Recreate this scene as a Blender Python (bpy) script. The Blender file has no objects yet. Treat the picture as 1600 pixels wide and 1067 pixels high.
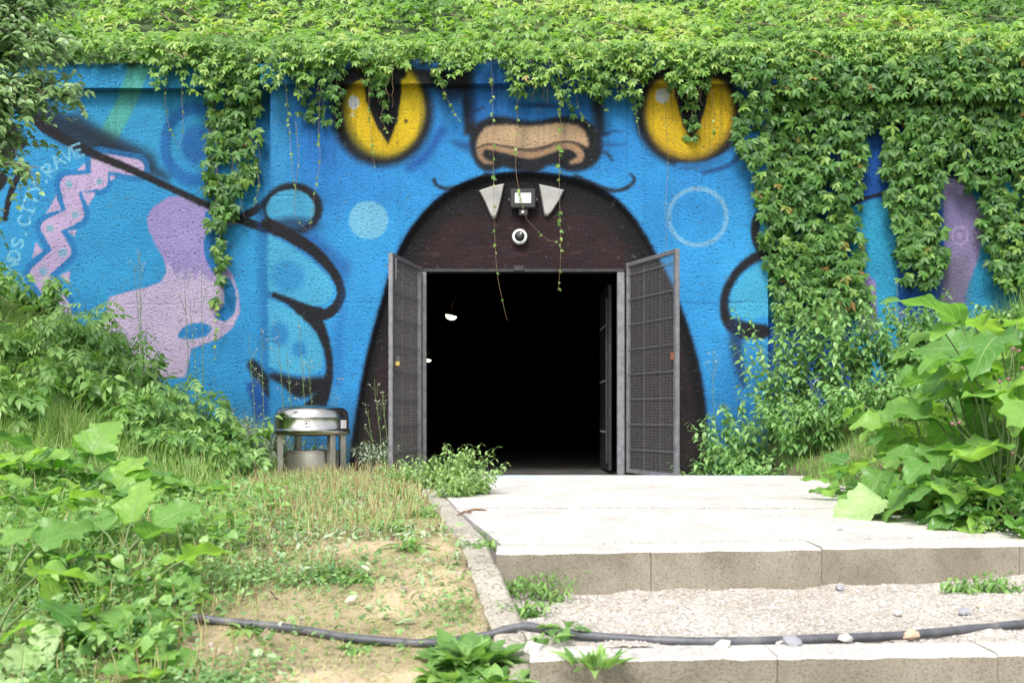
import bpy, math, random
import numpy as np
from mathutils import Vector, Matrix

# ------------------------------------------------------------------ camera, sky, sun, exposure
S = bpy.context.scene
COL = S.collection
PI = math.pi
CAM_D, EYE, FPX = 12.0, 0.644, 1714.0      # metres to the wall, eye height above the platform, focal length in photo pixels
cam_data = bpy.data.cameras.new('camera')
cam = bpy.data.objects.new('camera', cam_data)
COL.objects.link(cam)
cam.location = (0, -CAM_D, EYE)
cam.rotation_euler = (PI / 2, 0, 0)
cam_data.sensor_width = 36
cam_data.lens = 36 * FPX / 1600
cam_data.shift_y = (650 - 533.5) / 1600
cam_data.clip_start = 0.1
cam_data.clip_end = 500
cam_data.dof.use_dof = True
cam_data.dof.focus_distance = 11.6
cam_data.dof.aperture_fstop = 4.0
S.camera = cam

SUN_EL, SUN_AZ = math.radians(52), math.radians(198)      # azimuth measured from +Y (north) clockwise; sun behind and left of the camera
world = bpy.data.worlds.new('World')
S.world = world
world.use_nodes = True
wn = world.node_tree
bg = wn.nodes['Background']
sky = wn.nodes.new('ShaderNodeTexSky')
sky.sky_type = 'NISHITA'
sky.sun_disc = False
sky.sun_elevation = SUN_EL
sky.sun_rotation = SUN_AZ
sky.dust_density = 4.0
sky.air_density = 1.0
hs = wn.nodes.new('ShaderNodeHueSaturation')     # overcast: the cloud layer greys the sky light
hs.inputs['Saturation'].default_value = 0.35
wn.links.new(sky.outputs[0], hs.inputs['Color'])
wn.links.new(hs.outputs[0], bg.inputs['Color'])
bg.inputs['Strength'].default_value = 0.15
sl = bpy.data.lights.new('sun', 'SUN')
sl.energy = 1.5
sl.angle = math.radians(14)
sl.color = (1.0, 0.96, 0.9)
sun = bpy.data.objects.new('sun', sl)
COL.objects.link(sun)
to_sun = Vector((math.sin(SUN_AZ) * math.cos(SUN_EL), math.cos(SUN_AZ) * math.cos(SUN_EL), math.sin(SUN_EL)))
sun.rotation_euler = to_sun.to_track_quat('Z', 'Y').to_euler()
S.view_settings.view_transform = 'Standard'
S.view_settings.look = 'None'
S.view_settings.gamma = 1
S.view_settings.use_curve_mapping = False
S.view_settings.exposure = 1.3

rng = np.random.default_rng(7)
R = random.Random(11)

# ------------------------------------------------------------------ helpers
def W(px, py, y):
    """point at depth y seen at photo pixel px, py"""
    d = CAM_D + y
    return Vector(((px - 800) * d / FPX, y, EYE - (py - 650) * d / FPX))

def lin(c):
    c = np.asarray(c, dtype=np.float64) / 255.0
    return np.where(c <= 0.04045, c / 12.92, ((c + 0.055) / 1.055) ** 2.4)

def tag(o, label=None, cat=None, group=None, kind=None):
    if label: o['label'] = label
    if cat: o['category'] = cat
    if group: o['group'] = group
    if kind: o['kind'] = kind
    return o

def empty(name, loc, label, cat, group=None):
    o = bpy.data.objects.new(name, None)
    o.empty_display_size = 0.1
    o.location = loc
    COL.objects.link(o)
    return tag(o, label, cat, group)

def mesh(name, v, f, mats, smooth=False, attrs=None, col=None, mi=None):
    v = np.asarray(v, dtype=np.float32)
    f = np.asarray(f, dtype=np.int32)
    k = f.shape[1]
    me = bpy.data.meshes.new(name)
    me.vertices.add(len(v)); me.vertices.foreach_set('co', v.ravel())
    me.loops.add(f.size); me.loops.foreach_set('vertex_index', f.ravel())
    me.polygons.add(len(f))
    me.polygons.foreach_set('loop_start', np.arange(0, f.size, k, dtype=np.int32))
    me.polygons.foreach_set('use_smooth', np.full(len(f), smooth))
    if mi is not None: me.polygons.foreach_set('material_index', np.asarray(mi, dtype=np.int32))
    for a, val in (attrs or {}).items():
        me.attributes.new(a, 'FLOAT', 'POINT').data.foreach_set('value', np.asarray(val, dtype=np.float32))
    if col is not None:
        c4 = np.ones((len(v), 4), dtype=np.float32); c4[:, :3] = col
        me.attributes.new('paint', 'FLOAT_COLOR', 'POINT').data.foreach_set('color', c4.ravel())
    for m in (mats if isinstance(mats, (list, tuple)) else [mats]): me.materials.append(m)
    me.update(calc_edges=True)
    me.validate()
    return me

def link(name, me, parent=None, loc=None, rot=None, sc=None):
    o = bpy.data.objects.new(name, me)
    COL.objects.link(o)
    if parent: o.parent = parent
    if loc is not None: o.location = loc
    if rot is not None: o.rotation_euler = rot
    if sc is not None: o.scale = (sc, sc, sc)
    return o

class MB:
    """collects shapes for one mesh object; vertices are local to `o`"""
    def __init__(s, o=(0, 0, 0)): s.v = []; s.f = []; s.o = Vector(o)
    def add(s, vs, fs):
        n = len(s.v); s.v += [tuple(Vector(p) - s.o) for p in vs]; s.f += [tuple(i + n for i in q) for q in fs]
    def box(s, a, b, M=None, bev=0.0):
        x0, y0, z0 = a; x1, y1, z1 = b
        if bev <= 0:
            vs = [(x, y, z) for z in (z0, z1) for y in (y0, y1) for x in (x0, x1)]
            fs = [(0, 2, 3, 1), (4, 5, 7, 6), (0, 1, 5, 4), (2, 6, 7, 3), (0, 4, 6, 2), (1, 3, 7, 5)]
        else:
            # chamfered box
            c = ((x0 + x1) / 2, (y0 + y1) / 2, (z0 + z1) / 2); h = (abs(x1 - x0) / 2, abs(y1 - y0) / 2, abs(z1 - z0) / 2)
            vs = []; idx = {}
            for sx in (-1, 1):
                for sy in (-1, 1):
                    for sz in (-1, 1):
                        for ax in range(3):
                            sg = (sx, sy, sz)
                            p = [c[i] + sg[i] * (h[i] - (0 if i == ax else bev)) for i in range(3)]
                            idx[(sx, sy, sz, ax)] = len(vs); vs.append(tuple(p))
            fs = []
            for ax in range(3):
                o1, o2 = [i for i in range(3) if i != ax]
                for sg in (-1, 1):
                    q = []
                    for (a1, a2) in ((-1, -1), (1, -1), (1, 1), (-1, 1)):
                        s3 = [0, 0, 0]; s3[ax] = sg; s3[o1] = a1; s3[o2] = a2
                        q.append(idx[(*s3, ax)])
                    fs.append(tuple(q))
            for ax in range(3):            # edges parallel to ax
                o1, o2 = [i for i in range(3) if i != ax]
                for a1 in (-1, 1):
                    for a2 in (-1, 1):
                        def k(sa, which):
                            s3 = [0, 0, 0]; s3[ax] = sa; s3[o1] = a1; s3[o2] = a2
                            return idx[(*s3, which)]
                        fs.append((k(-1, o1), k(1, o1), k(1, o2), k(-1, o2)))
            for sx in (-1, 1):
                for sy in (-1, 1):
                    for sz in (-1, 1):
                        fs.append((idx[(sx, sy, sz, 0)], idx[(sx, sy, sz, 1)], idx[(sx, sy, sz, 2)]))
        if M is not None: vs = [tuple(M @ Vector(p)) for p in vs]
        s.add(vs, fs)
    def tube(s, pts, r, n=8, cap=True):
        v, f = tube_arr(pts, r, n)
        s.add([tuple(p) for p in v], [tuple(q) for q in f])
        if cap:
            m = len(pts)
            base = len(s.v) - n * m
            s.f.append(tuple(base + i for i in range(n))[::-1]); s.f.append(tuple(base + (m - 1) * n + i for i in range(n)))
    def lathe(s, prof, c=(0, 0, 0), n=48, M=None):
        vs = []
        for (r, z) in prof:
            for i in range(n):
                a = 2 * PI * i / n
                p = Vector((c[0] + r * math.cos(a), c[1] + r * math.sin(a), c[2] + z))
                vs.append(tuple(M @ p) if M is not None else tuple(p))
        fs = []
        for j in range(len(prof) - 1):
            for i in range(n):
                k = (i + 1) % n
                fs.append((j * n + i, j * n + k, (j + 1) * n + k, (j + 1) * n + i))
        s.add(vs, fs)
    def build(s, name, mat, parent=None, smooth=False, loc=None):
        me = bpy.data.meshes.new(name)
        me.from_pydata(s.v, [], s.f)
        me.materials.append(mat)
        import bmesh
        bm = bmesh.new(); bm.from_mesh(me)
        bmesh.ops.recalc_face_normals(bm, faces=bm.faces)
        bm.to_mesh(me); bm.free()
        if smooth:
            for p in me.polygons: p.use_smooth = True
            me.set_sharp_from_angle(angle=math.radians(40))
        me.update()
        o = link(name, me, parent, loc if loc is not None else None)
        if loc is None and s.o.length > 0 and parent is None: o.location = s.o
        return o

def tube_arr(pts, r, n=6):
    P = np.array([tuple(p) for p in pts], dtype=float)
    m = len(P)
    rr = np.full(m, r, dtype=float) if np.isscalar(r) else np.asarray(r, dtype=float)
    T = np.gradient(P, axis=0); T /= np.linalg.norm(T, axis=1)[:, None] + 1e-9
    up = np.array([0.13, 0.21, 1.0]) if abs(T[0][2]) < 0.9 else np.array([1.0, 0.2, 0.1])
    A = np.cross(T, up); A /= np.linalg.norm(A, axis=1)[:, None] + 1e-9
    B = np.cross(T, A)
    an = np.arange(n) * 2 * PI / n
    V = P[:, None, :] + rr[:, None, None] * (A[:, None, :] * np.cos(an)[None, :, None] + B[:, None, :] * np.sin(an)[None, :, None])
    V = V.reshape(-1, 3)
    F = []
    for j in range(m - 1):
        for i in range(n):
            k = (i + 1) % n
            F.append((j * n + i, j * n + k, (j + 1) * n + k, (j + 1) * n + i))
    return V, np.array(F)

# value noise
_tab = np.random.default_rng(3).random((256, 256))
def vnoise(x, y):
    xi = np.floor(x).astype(int); yi = np.floor(y).astype(int)
    fx = x - xi; fy = y - yi
    fx = fx * fx * (3 - 2 * fx); fy = fy * fy * (3 - 2 * fy)
    t = lambda a, b: _tab[a % 256, b % 256]
    return (t(xi, yi) * (1 - fx) + t(xi + 1, yi) * fx) * (1 - fy) + (t(xi, yi + 1) * (1 - fx) + t(xi + 1, yi + 1) * fx) * fy
def fbm(x, y, o=4):
    s = 0; a = 0.5; t = 0
    for i in range(o):
        s = s + a * vnoise(x * 2 ** i + 17.3 * i, y * 2 ** i + 5.1 * i); t += a; a *= 0.5
    return s / t
def sstep(a, b, x):
    t = np.clip((x - a) / (b - a), 0, 1)
    return t * t * (3 - 2 * t)

# ------------------------------------------------------------------ materials
def new_mat(name):
    m = bpy.data.materials.new(name); m.use_nodes = True
    return m, m.node_tree, m.node_tree.nodes['Principled BSDF']

def N(nt, t, **kw):
    n = nt.nodes.new(t)
    for k, v in kw.items():
        if k in n.inputs: n.inputs[k].default_value = v
        else: setattr(n, k, v)
    return n

def ramp(nt, fac, stops):
    r = nt.nodes.new('ShaderNodeValToRGB')
    e = r.color_ramp.elements
    while len(e) < len(stops): e.new(0.5)
    for i, (p, c) in enumerate(stops):
        e[i].position = p; e[i].color = (*c, 1) if len(c) == 3 else c
    nt.links.new(fac, r.inputs[0])
    return r.outputs[0]

def noise_fac(nt, scale, detail=5, rough=0.6, obj=True, dist=0.0):
    tc = nt.nodes.new('ShaderNodeTexCoord')
    n = nt.nodes.new('ShaderNodeTexNoise')
    n.inputs['Scale'].default_value = scale; n.inputs['Detail'].default_value = detail; n.inputs['Roughness'].default_value = rough
    n.inputs['Distortion'].default_value = dist
    nt.links.new(tc.outputs['Object'], n.inputs['Vector'])
    return n.outputs['Fac']

def bump(nt, p, h, strength=0.5, dist=0.01):
    b = nt.nodes.new('ShaderNodeBump')
    b.inputs['Strength'].default_value = strength; b.inputs['Distance'].default_value = dist
    nt.links.new(h, b.inputs['Height']); nt.links.new(b.outputs[0], p.inputs['Normal'])
    return b

def simple(name, stops, scale=8, rough=0.8, metal=0.0, bstr=0.3, bdist=0.004, bscale=60, detail=6):
    m, nt, p = new_mat(name)
    nt.links.new(ramp(nt, noise_fac(nt, scale, detail), stops), p.inputs['Base Color'])
    p.inputs['Roughness'].default_value = rough; p.inputs['Metallic'].default_value = metal
    if bstr: bump(nt, p, noise_fac(nt, bscale, 5), bstr, bdist)
    return m

def leaf_mat(name, stops, rough=0.5, trans=0.35, veins=0, tcol=(0.25, 0.55, 0.06), spec=0.35):
    m, nt, p = new_mat(name)
    if spec < .9: stops = [(q, (r * 1.08 + g_ * .05, g_ * 1.02, b_ * 1.5)) for q, (r, g_, b_) in stops]
    at = N(nt, 'ShaderNodeAttribute', attribute_name='rnd')
    c = ramp(nt, at.outputs['Fac'], stops)
    nf = noise_fac(nt, 9, 3)
    mx = N(nt, 'ShaderNodeMix', data_type='RGBA', blend_type='MULTIPLY')
    mx.inputs['Factor'].default_value = 0.5
    nt.links.new(c, mx.inputs[6])
    nt.links.new(ramp(nt, nf, [(0.3, (0.66, 0.68, 0.62)), (0.7, (1.25, 1.2, 1.1))]), mx.inputs[7])
    out = mx.outputs[2]
    u = N(nt, 'ShaderNodeAttribute', attribute_name='lu'); v = N(nt, 'ShaderNodeAttribute', attribute_name='lv')
    ab = N(nt, 'ShaderNodeMath', operation='ABSOLUTE'); nt.links.new(u.outputs['Fac'], ab.inputs[0])
    if veins:
        # side veins: v - 0.3|u| repeating
        k = N(nt, 'ShaderNodeMath', operation='MULTIPLY_ADD'); k.inputs[1].default_value = -0.32
        nt.links.new(ab.outputs[0], k.inputs[0]); nt.links.new(v.outputs['Fac'], k.inputs[2])
        s = N(nt, 'ShaderNodeMath', operation='MULTIPLY'); s.inputs[1].default_value = veins * 2 * PI
        nt.links.new(k.outputs[0], s.inputs[0])
        cs = N(nt, 'ShaderNodeMath', operation='COSINE'); nt.links.new(s.outputs[0], cs.inputs[0])
        g = N(nt, 'ShaderNodeMath', operation='GREATER_THAN'); g.inputs[1].default_value = 0.93
        sm = N(nt, 'ShaderNodeMapRange', interpolation_type='SMOOTHSTEP')
        sm.inputs['From Min'].default_value = 0.90; sm.inputs['From Max'].default_value = 1.0
        nt.links.new(cs.outputs[0], sm.inputs['Value'])
        side = sm.outputs[0]
    mid = N(nt, 'ShaderNodeMapRange'); mid.inputs['From Min'].default_value = 0.07; mid.inputs['From Max'].default_value = 0.02
    nt.links.new(ab.outputs[0], mid.inputs['Value'])
    vein = mid.outputs[0]
    if veins:
        mm = N(nt, 'ShaderNodeMath', operation='MAXIMUM'); nt.links.new(side, mm.inputs[0]); nt.links.new(vein, mm.inputs[1]); vein = mm.outputs[0]
    vm = N(nt, 'ShaderNodeMix', data_type='RGBA'); vm.inputs[7].default_value = (0.22, 0.33, 0.12, 1)
    vf = N(nt, 'ShaderNodeMath', operation='MULTIPLY'); vf.inputs[1].default_value = 0.8 if veins else 0.35
    nt.links.new(vein, vf.inputs[0]); nt.links.new(vf.outputs[0], vm.inputs[0]); nt.links.new(out, vm.inputs[6])
    nt.links.new(vm.outputs[2], p.inputs['Base Color'])
    p.inputs['Roughness'].default_value = rough
    p.inputs['Specular IOR Level'].default_value = spec
    if veins:
        iv = N(nt, 'ShaderNodeMath', operation='MULTIPLY'); iv.inputs[1].default_value = -1; nt.links.new(vein, iv.inputs[0])
        bump(nt, p, iv.outputs[0], 0.5, 0.01)
    tr = nt.nodes.new('ShaderNodeBsdfTranslucent')
    tm = N(nt, 'ShaderNodeMix', data_type='RGBA', blend_type='MULTIPLY'); tm.inputs[0].default_value = 1
    tm.inputs[7].default_value = (1.9, 2.0, 1.0, 1)
    nt.links.new(vm.outputs[2], tm.inputs[6]); nt.links.new(tm.outputs[2], tr.inputs['Color'])
    ms = nt.nodes.new('ShaderNodeMixShader'); ms.inputs[0].default_value = trans
    nt.links.new(p.outputs[0], ms.inputs[1]); nt.links.new(tr.outputs[0], ms.inputs[2])
    nt.links.new(ms.outputs[0], nt.nodes['Material Output'].inputs['Surface'])
    return m

M = {}
# rough-cast render carrying the mural paint
def paint_mat(name, bstr=1.0):
    m, nt, p = new_mat(name)
    at = N(nt, 'ShaderNodeAttribute', attribute_name='paint')
    tc = nt.nodes.new('ShaderNodeTexCoord')
    vo = N(nt, 'ShaderNodeTexVoronoi', feature='SMOOTH_F1'); vo.inputs['Scale'].default_value = 70; vo.inputs['Randomness'].default_value = 1
    n1 = N(nt, 'ShaderNodeTexNoise'); n1.inputs['Scale'].default_value = 34; n1.inputs['Detail'].default_value = 6; n1.inputs['Roughness'].default_value = 0.78
    n0 = N(nt, 'ShaderNodeTexNoise'); n0.inputs['Scale'].default_value = 2.2; n0.inputs['Detail'].default_value = 5
    for n in (vo, n1, n0): nt.links.new(tc.outputs['Object'], n.inputs['Vector'])
    ad = N(nt, 'ShaderNodeMath', operation='MULTIPLY_ADD'); ad.inputs[1].default_value = -0.30
    nt.links.new(vo.outputs['Distance'], ad.inputs[0]); nt.links.new(n1.outputs['Fac'], ad.inputs[2])
    bump(nt, p, ad.outputs[0], bstr, 0.055)
    # pits of the relief are tinted a dark blue; broad fading
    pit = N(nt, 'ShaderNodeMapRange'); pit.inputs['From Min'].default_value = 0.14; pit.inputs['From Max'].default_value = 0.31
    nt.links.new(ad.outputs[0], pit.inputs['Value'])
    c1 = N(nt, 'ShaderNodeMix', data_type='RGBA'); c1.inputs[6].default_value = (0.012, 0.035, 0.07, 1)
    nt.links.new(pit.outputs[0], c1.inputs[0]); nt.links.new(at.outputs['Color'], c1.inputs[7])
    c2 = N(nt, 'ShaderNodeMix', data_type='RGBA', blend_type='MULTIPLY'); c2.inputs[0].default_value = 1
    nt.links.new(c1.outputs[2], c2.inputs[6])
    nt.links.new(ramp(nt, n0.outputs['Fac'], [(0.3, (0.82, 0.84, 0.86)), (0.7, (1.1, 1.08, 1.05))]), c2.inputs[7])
    nt.links.new(c2.outputs[2], p.inputs['Base Color'])
    p.inputs['Roughness'].default_value = 0.75
    p.inputs['Specular IOR Level'].default_value = 0.3
    return m
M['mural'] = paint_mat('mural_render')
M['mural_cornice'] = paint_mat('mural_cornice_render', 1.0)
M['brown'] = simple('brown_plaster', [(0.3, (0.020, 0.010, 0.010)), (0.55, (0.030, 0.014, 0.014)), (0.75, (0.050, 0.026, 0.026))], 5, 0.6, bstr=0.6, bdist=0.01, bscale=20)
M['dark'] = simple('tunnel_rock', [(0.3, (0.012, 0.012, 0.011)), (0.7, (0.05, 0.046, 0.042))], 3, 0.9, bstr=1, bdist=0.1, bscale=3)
M['galv'] = simple('galvanised_steel', [(0.3, (0.11, 0.11, 0.12)), (0.62, (0.19, 0.19, 0.205)), (0.74, (0.13, 0.10, 0.085))], 14, 0.45, 0.35, bstr=0.15, bdist=0.002)
M['wire'] = simple('mesh_wire', [(0.3, (0.06, 0.06, 0.065)), (0.7, (0.17, 0.165, 0.16))], 30, 0.5, 0.4, bstr=0)
M['steel_dark'] = simple('dark_steel', [(0.3, (0.012, 0.012, 0.013)), (0.7, (0.03, 0.03, 0.032))], 12, 0.5, 0.3, bstr=0.2)
M['rust'] = simple('rusty_steel', [(0.3, (0.10, 0.03, 0.012)), (0.7, (0.28, 0.11, 0.05))], 60, 0.8, 0.1)
M['brass'] = simple('brass', [(0.3, (0.42, 0.30, 0.08)), (0.7, (0.6, 0.45, 0.15))], 40, 0.3, 0.9, bstr=0)
M['inox'] = simple('polished_steel', [(0.3, (0.36, 0.35, 0.32)), (0.7, (0.52, 0.50, 0.47))], 6, 0.17, 1.0, bstr=0.05, bdist=0.001, bscale=25)
M['inox_b'] = simple('brushed_steel', [(0.3, (0.32, 0.30, 0.27)), (0.7, (0.48, 0.45, 0.42))], 6, 0.38, 0.9, bstr=0.1, bdist=0.001, bscale=80)
M['black'] = simple('black_plastic', [(0.3, (0.005, 0.005, 0.006)), (0.7, (0.010, 0.010, 0.011))], 20, 0.55, bstr=0.1)
M['white'] = simple('white_plastic', [(0.3, (0.44, 0.44, 0.44)), (0.7, (0.55, 0.55, 0.55))], 20, 0.4, bstr=0.05)
M['fang'] = simple('white_fang_paint', [(0.25, (0.15, 0.15, 0.14)), (0.6, (0.25, 0.25, 0.24)), (0.8, (0.34, 0.34, 0.33))], 4, 0.55, bstr=0.3, bdist=0.003, bscale=30)
M['paper'] = simple('white_sticker', [(0.3, (0.68, 0.64, 0.64)), (0.7, (0.8, 0.76, 0.76))], 20, 0.6, bstr=0)
def glass_mat():
    m, nt, p = new_mat('lamp_glass')
    nt.links.new(ramp(nt, noise_fac(nt, 5, 2), [(0.3, (0.34, 0.36, 0.36)), (0.7, (0.46, 0.48, 0.48))]), p.inputs['Base Color'])
    p.inputs['Roughness'].default_value = 0.15; p.inputs['Coat Weight'].default_value = 0.5
    return m
M['lampglass'] = glass_mat()
def emit(name, c, s):
    m, nt, p = new_mat(name)
    nt.links.new(ramp(nt, noise_fac(nt, 3, 2), [(0.3, c), (0.7, c)]), p.inputs['Emission Color'])
    p.inputs['Emission Strength'].default_value = s
    return m
M['bulb'] = emit('lit_bulb', (1.0, 0.92, 0.66), 1.2)
M['bark'] = simple('bark', [(0.3, (0.05, 0.04, 0.028)), (0.7, (0.12, 0.10, 0.075))], 12, 0.9, bstr=0.8, bdist=0.01, bscale=30)
M['twig'] = simple('green_stem', [(0.3, (0.07, 0.12, 0.035)), (0.7, (0.14, 0.19, 0.07))], 14, 0.7, bstr=0)
M['vine'] = simple('vine_stem', [(0.3, (0.14, 0.08, 0.055)), (0.7, (0.25, 0.19, 0.10))], 10, 0.7, bstr=0)
M['dry'] = simple('dry_stalk', [(0.2, (0.20, 0.13, 0.06)), (0.5, (0.33, 0.29, 0.12)), (0.8, (0.28, 0.33, 0.11))], 7, 0.8, bstr=0)
M['petal'] = simple('pale_flower', [(0.3, (0.26, 0.26, 0.15)), (0.55, (0.42, 0.40, 0.32)), (0.75, (0.62, 0.60, 0.55))], 30, 0.8, bstr=0)
M['pink'] = simple('pink_bur', [(0.3, (0.12, 0.06, 0.05)), (0.7, (0.32, 0.14, 0.18))], 60, 0.8, bstr=0.5)
M['rubber'] = simple('grey_rubber_hose', [(0.3, (0.035, 0.037, 0.044)), (0.55, (0.07, 0.073, 0.084)), (0.75, (0.15, 0.14, 0.125))], 9, 0.55, bstr=0.5, bdist=0.004, bscale=25)
M['wood'] = simple('broken_stump_wood', [(0.3, (0.06, 0.035, 0.02)), (0.7, (0.30, 0.19, 0.12))], 20, 0.9, bstr=1, bdist=0.02, bscale=24)

def concrete(name, a, b, c, fine=120, rel=0.006, stain=None, grit=0.5):
    m, nt, p = new_mat(name)
    f1 = noise_fac(nt, fine, 4, 0.75)
    f0 = noise_fac(nt, 2.4, 8, 0.7, dist=.4)
    mx = N(nt, 'ShaderNodeMix', data_type='RGBA', blend_type='MULTIPLY'); mx.inputs[0].default_value = grit
    nt.links.new(ramp(nt, f0, [(0.3, a), (0.52, b), (0.72, c)]), mx.inputs[6])
    nt.links.new(ramp(nt, f1, [(0.40, (0.30, 0.28, 0.25)), (0.47, (0.90, 0.90, 0.90)), (0.6, (1.0, 1.0, 1.0)), (0.72, (1.2, 1.18, 1.15))]), mx.inputs[7])
    out = mx.outputs[2]
    if stain:
        tc = nt.nodes.new('ShaderNodeTexCoord')
        sx = nt.nodes.new('ShaderNodeSeparateXYZ'); nt.links.new(tc.outputs['Object'], sx.inputs[0])
        # spilled mural paint along the far edge
        a1 = N(nt, 'ShaderNodeMapRange'); a1.inputs['From Min'].default_value = -2.4; a1.inputs['From Max'].default_value = -1.9
        nt.links.new(sx.outputs['Y'], a1.inputs['Value'])
        a2 = N(nt, 'ShaderNodeMapRange'); a2.inputs['From Min'].default_value = 0.52; a2.inputs['From Max'].default_value = 0.60
        nt.links.new(noise_fac(nt, 1.8, 3), a2.inputs['Value'])
        mu = N(nt, 'ShaderNodeMath', operation='MULTIPLY'); nt.links.new(a1.outputs[0], mu.inputs[0]); nt.links.new(a2.outputs[0], mu.inputs[1])
        mu2 = N(nt, 'ShaderNodeMath', operation='MULTIPLY'); mu2.inputs[1].default_value = 0.55; nt.links.new(mu.outputs[0], mu2.inputs[0])
        m2 = N(nt, 'ShaderNodeMix', data_type='RGBA'); m2.inputs[7].default_value = (0.25, 0.45, 0.7, 1)
        nt.links.new(mu2.outputs[0], m2.inputs[0]); nt.links.new(out, m2.inputs[6]); out = m2.outputs[2]
    nt.links.new(out, p.inputs['Base Color'])
    p.inputs['Roughness'].default_value = 0.9; p.inputs['Specular IOR Level'].default_value = 0.2
    bump(nt, p, f1, 0.6, rel)
    return m
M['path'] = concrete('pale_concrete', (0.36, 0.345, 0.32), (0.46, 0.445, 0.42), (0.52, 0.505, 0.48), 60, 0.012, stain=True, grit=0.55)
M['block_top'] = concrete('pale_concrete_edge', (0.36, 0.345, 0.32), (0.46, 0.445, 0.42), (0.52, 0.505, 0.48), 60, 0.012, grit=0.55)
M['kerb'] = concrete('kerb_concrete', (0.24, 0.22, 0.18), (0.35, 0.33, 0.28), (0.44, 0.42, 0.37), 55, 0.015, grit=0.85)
M['riser'] = concrete('shaded_step_concrete', (0.155, 0.138, 0.105), (0.235, 0.212, 0.165), (0.30, 0.275, 0.225), 120, 0.012, grit=0.6)  # beige concrete, darkened to put the shade of the upright fronts into the colour
M['gravelbase'] = concrete('gravel_bed', (0.32, 0.29, 0.25), (0.40, 0.37, 0.33), (0.48, 0.45, 0.41), 50, 0.03, grit=0.8)
def ground_mat():
    m, nt, p = new_mat('sandy_soil')
    f0 = noise_fac(nt, 1.6, 6, 0.6); f1 = noise_fac(nt, 90, 4, 0.8)
    at = N(nt, 'ShaderNodeAttribute', attribute_name='green')
    mx = N(nt, 'ShaderNodeMix', data_type='RGBA')
    nt.links.new(at.outputs['Fac'], mx.inputs[0])
    nt.links.new(ramp(nt, f0, [(0.35, (0.38, 0.28, 0.175)), (0.6, (0.52, 0.41, 0.275))]), mx.inputs[6])
    nt.links.new(ramp(nt, f0, [(0.35, (0.07, 0.08, 0.03)), (0.65, (0.20, 0.18, 0.09))]), mx.inputs[7])
    m2 = N(nt, 'ShaderNodeMix', data_type='RGBA', blend_type='MULTIPLY'); m2.inputs[0].default_value = 0.8
    nt.links.new(mx.outputs[2], m2.inputs[6]); nt.links.new(ramp(nt, f1, [(0.3, (0.45, 0.4, 0.33)), (0.5, (1, 1, 1)), (0.7, (1.25, 1.25, 1.2))]), m2.inputs[7])
    nt.links.new(m2.outputs[2], p.inputs['Base Color'])
    p.inputs['Roughness'].default_value = 0.95; bump(nt, p, f1, 0.8, 0.015)
    return m
M['ground'] = ground_mat()
M['hillsoil'] = simple('hill_undergrowth', [(0.3, (0.015, 0.03, 0.008)), (0.7, (0.04, 0.07, 0.018))], 9, 0.95, bstr=0.8, bdist=0.03, bscale=20)
M['stone'] = simple('pale_stone', [(0.3, (0.36, 0.33, 0.29)), (0.7, (0.62, 0.60, 0.56))], 11, 0.85, bstr=0.4, bdist=0.003)
M['stone_o'] = simple('ochre_stone', [(0.3, (0.42, 0.30, 0.20)), (0.7, (0.58, 0.46, 0.33))], 11, 0.85, bstr=0.4, bdist=0.003)
M['stone_g'] = simple('grey_stone', [(0.3, (0.16, 0.165, 0.18)), (0.7, (0.30, 0.30, 0.32))], 11, 0.85, bstr=0.4, bdist=0.003)
M['creeper'] = leaf_mat('creeper_leaf', [(0.0, (0.022, 0.085, 0.014)), (0.45, (0.05, 0.155, 0.022)), (0.85, (0.085, 0.22, 0.03)), (0.975, (0.15, 0.28, 0.04)), (1.0, (0.26, 0.10, 0.03))], 0.45, 0.34, spec=.3)
M['creeper_hill'] = leaf_mat('hill_creeper_leaf', [(0.0, (0.055, 0.15, 0.022)), (0.5, (0.12, 0.27, 0.035)), (0.9, (0.21, 0.38, 0.06)), (0.985, (0.27, 0.38, 0.08)), (1.0, (0.34, 0.22, 0.08))], 0.42, 0.4, spec=.38)
M['shrubleaf'] = leaf_mat('shrub_leaf', [(0.0, (0.06, 0.17, 0.03)), (0.5, (0.12, 0.27, 0.05)), (1.0, (0.20, 0.38, 0.08))], 0.42, 0.35, spec=.38)
M['nettleleaf'] = leaf_mat('weed_leaf', [(0.0, (0.06, 0.18, 0.035)), (0.5, (0.12, 0.28, 0.06)), (1.0, (0.20, 0.38, 0.10))], 0.45, 0.32, spec=.38)
M['clumpleaf'] = leaf_mat('nettle_clump_leaf', [(0.0, (0.09, 0.20, 0.045)), (0.5, (0.17, 0.31, 0.075)), (1.0, (0.26, 0.42, 0.12))], 0.5, 0.35, spec=.38)
M['wormwood'] = leaf_mat('wormwood_leaf', [(0.0, (0.12, 0.18, 0.09)), (0.5, (0.19, 0.27, 0.14)), (1.0, (0.28, 0.36, 0.20))], 0.6, 0.25, spec=.3)
M['treeleaf'] = leaf_mat('tree_leaf', [(0.0, (0.045, 0.12, 0.025)), (0.5, (0.10, 0.21, 0.05)), (1.0, (0.18, 0.32, 0.09))], 0.4, 0.25, spec=.38)
M['burdock'] = leaf_mat('burdock_leaf', [(0.0, (0.05, 0.17, 0.03)), (0.5, (0.11, 0.28, 0.04)), (1.0, (0.19, 0.38, 0.05))], 0.42, 0.42, veins=7, spec=.38)
M['burdock_pale'] = leaf_mat('burdock_leaf_underside', [(0.0, (0.17, 0.30, 0.08)), (1.0, (0.26, 0.40, 0.13))], 0.6, 0.08, veins=7)
M['grass'] = leaf_mat('grass_blade', [(0.0, (0.08, 0.20, 0.03)), (0.5, (0.15, 0.31, 0.05)), (0.8, (0.25, 0.38, 0.09)), (1.0, (0.46, 0.42, 0.2))], 0.5, 0.35)
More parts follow.
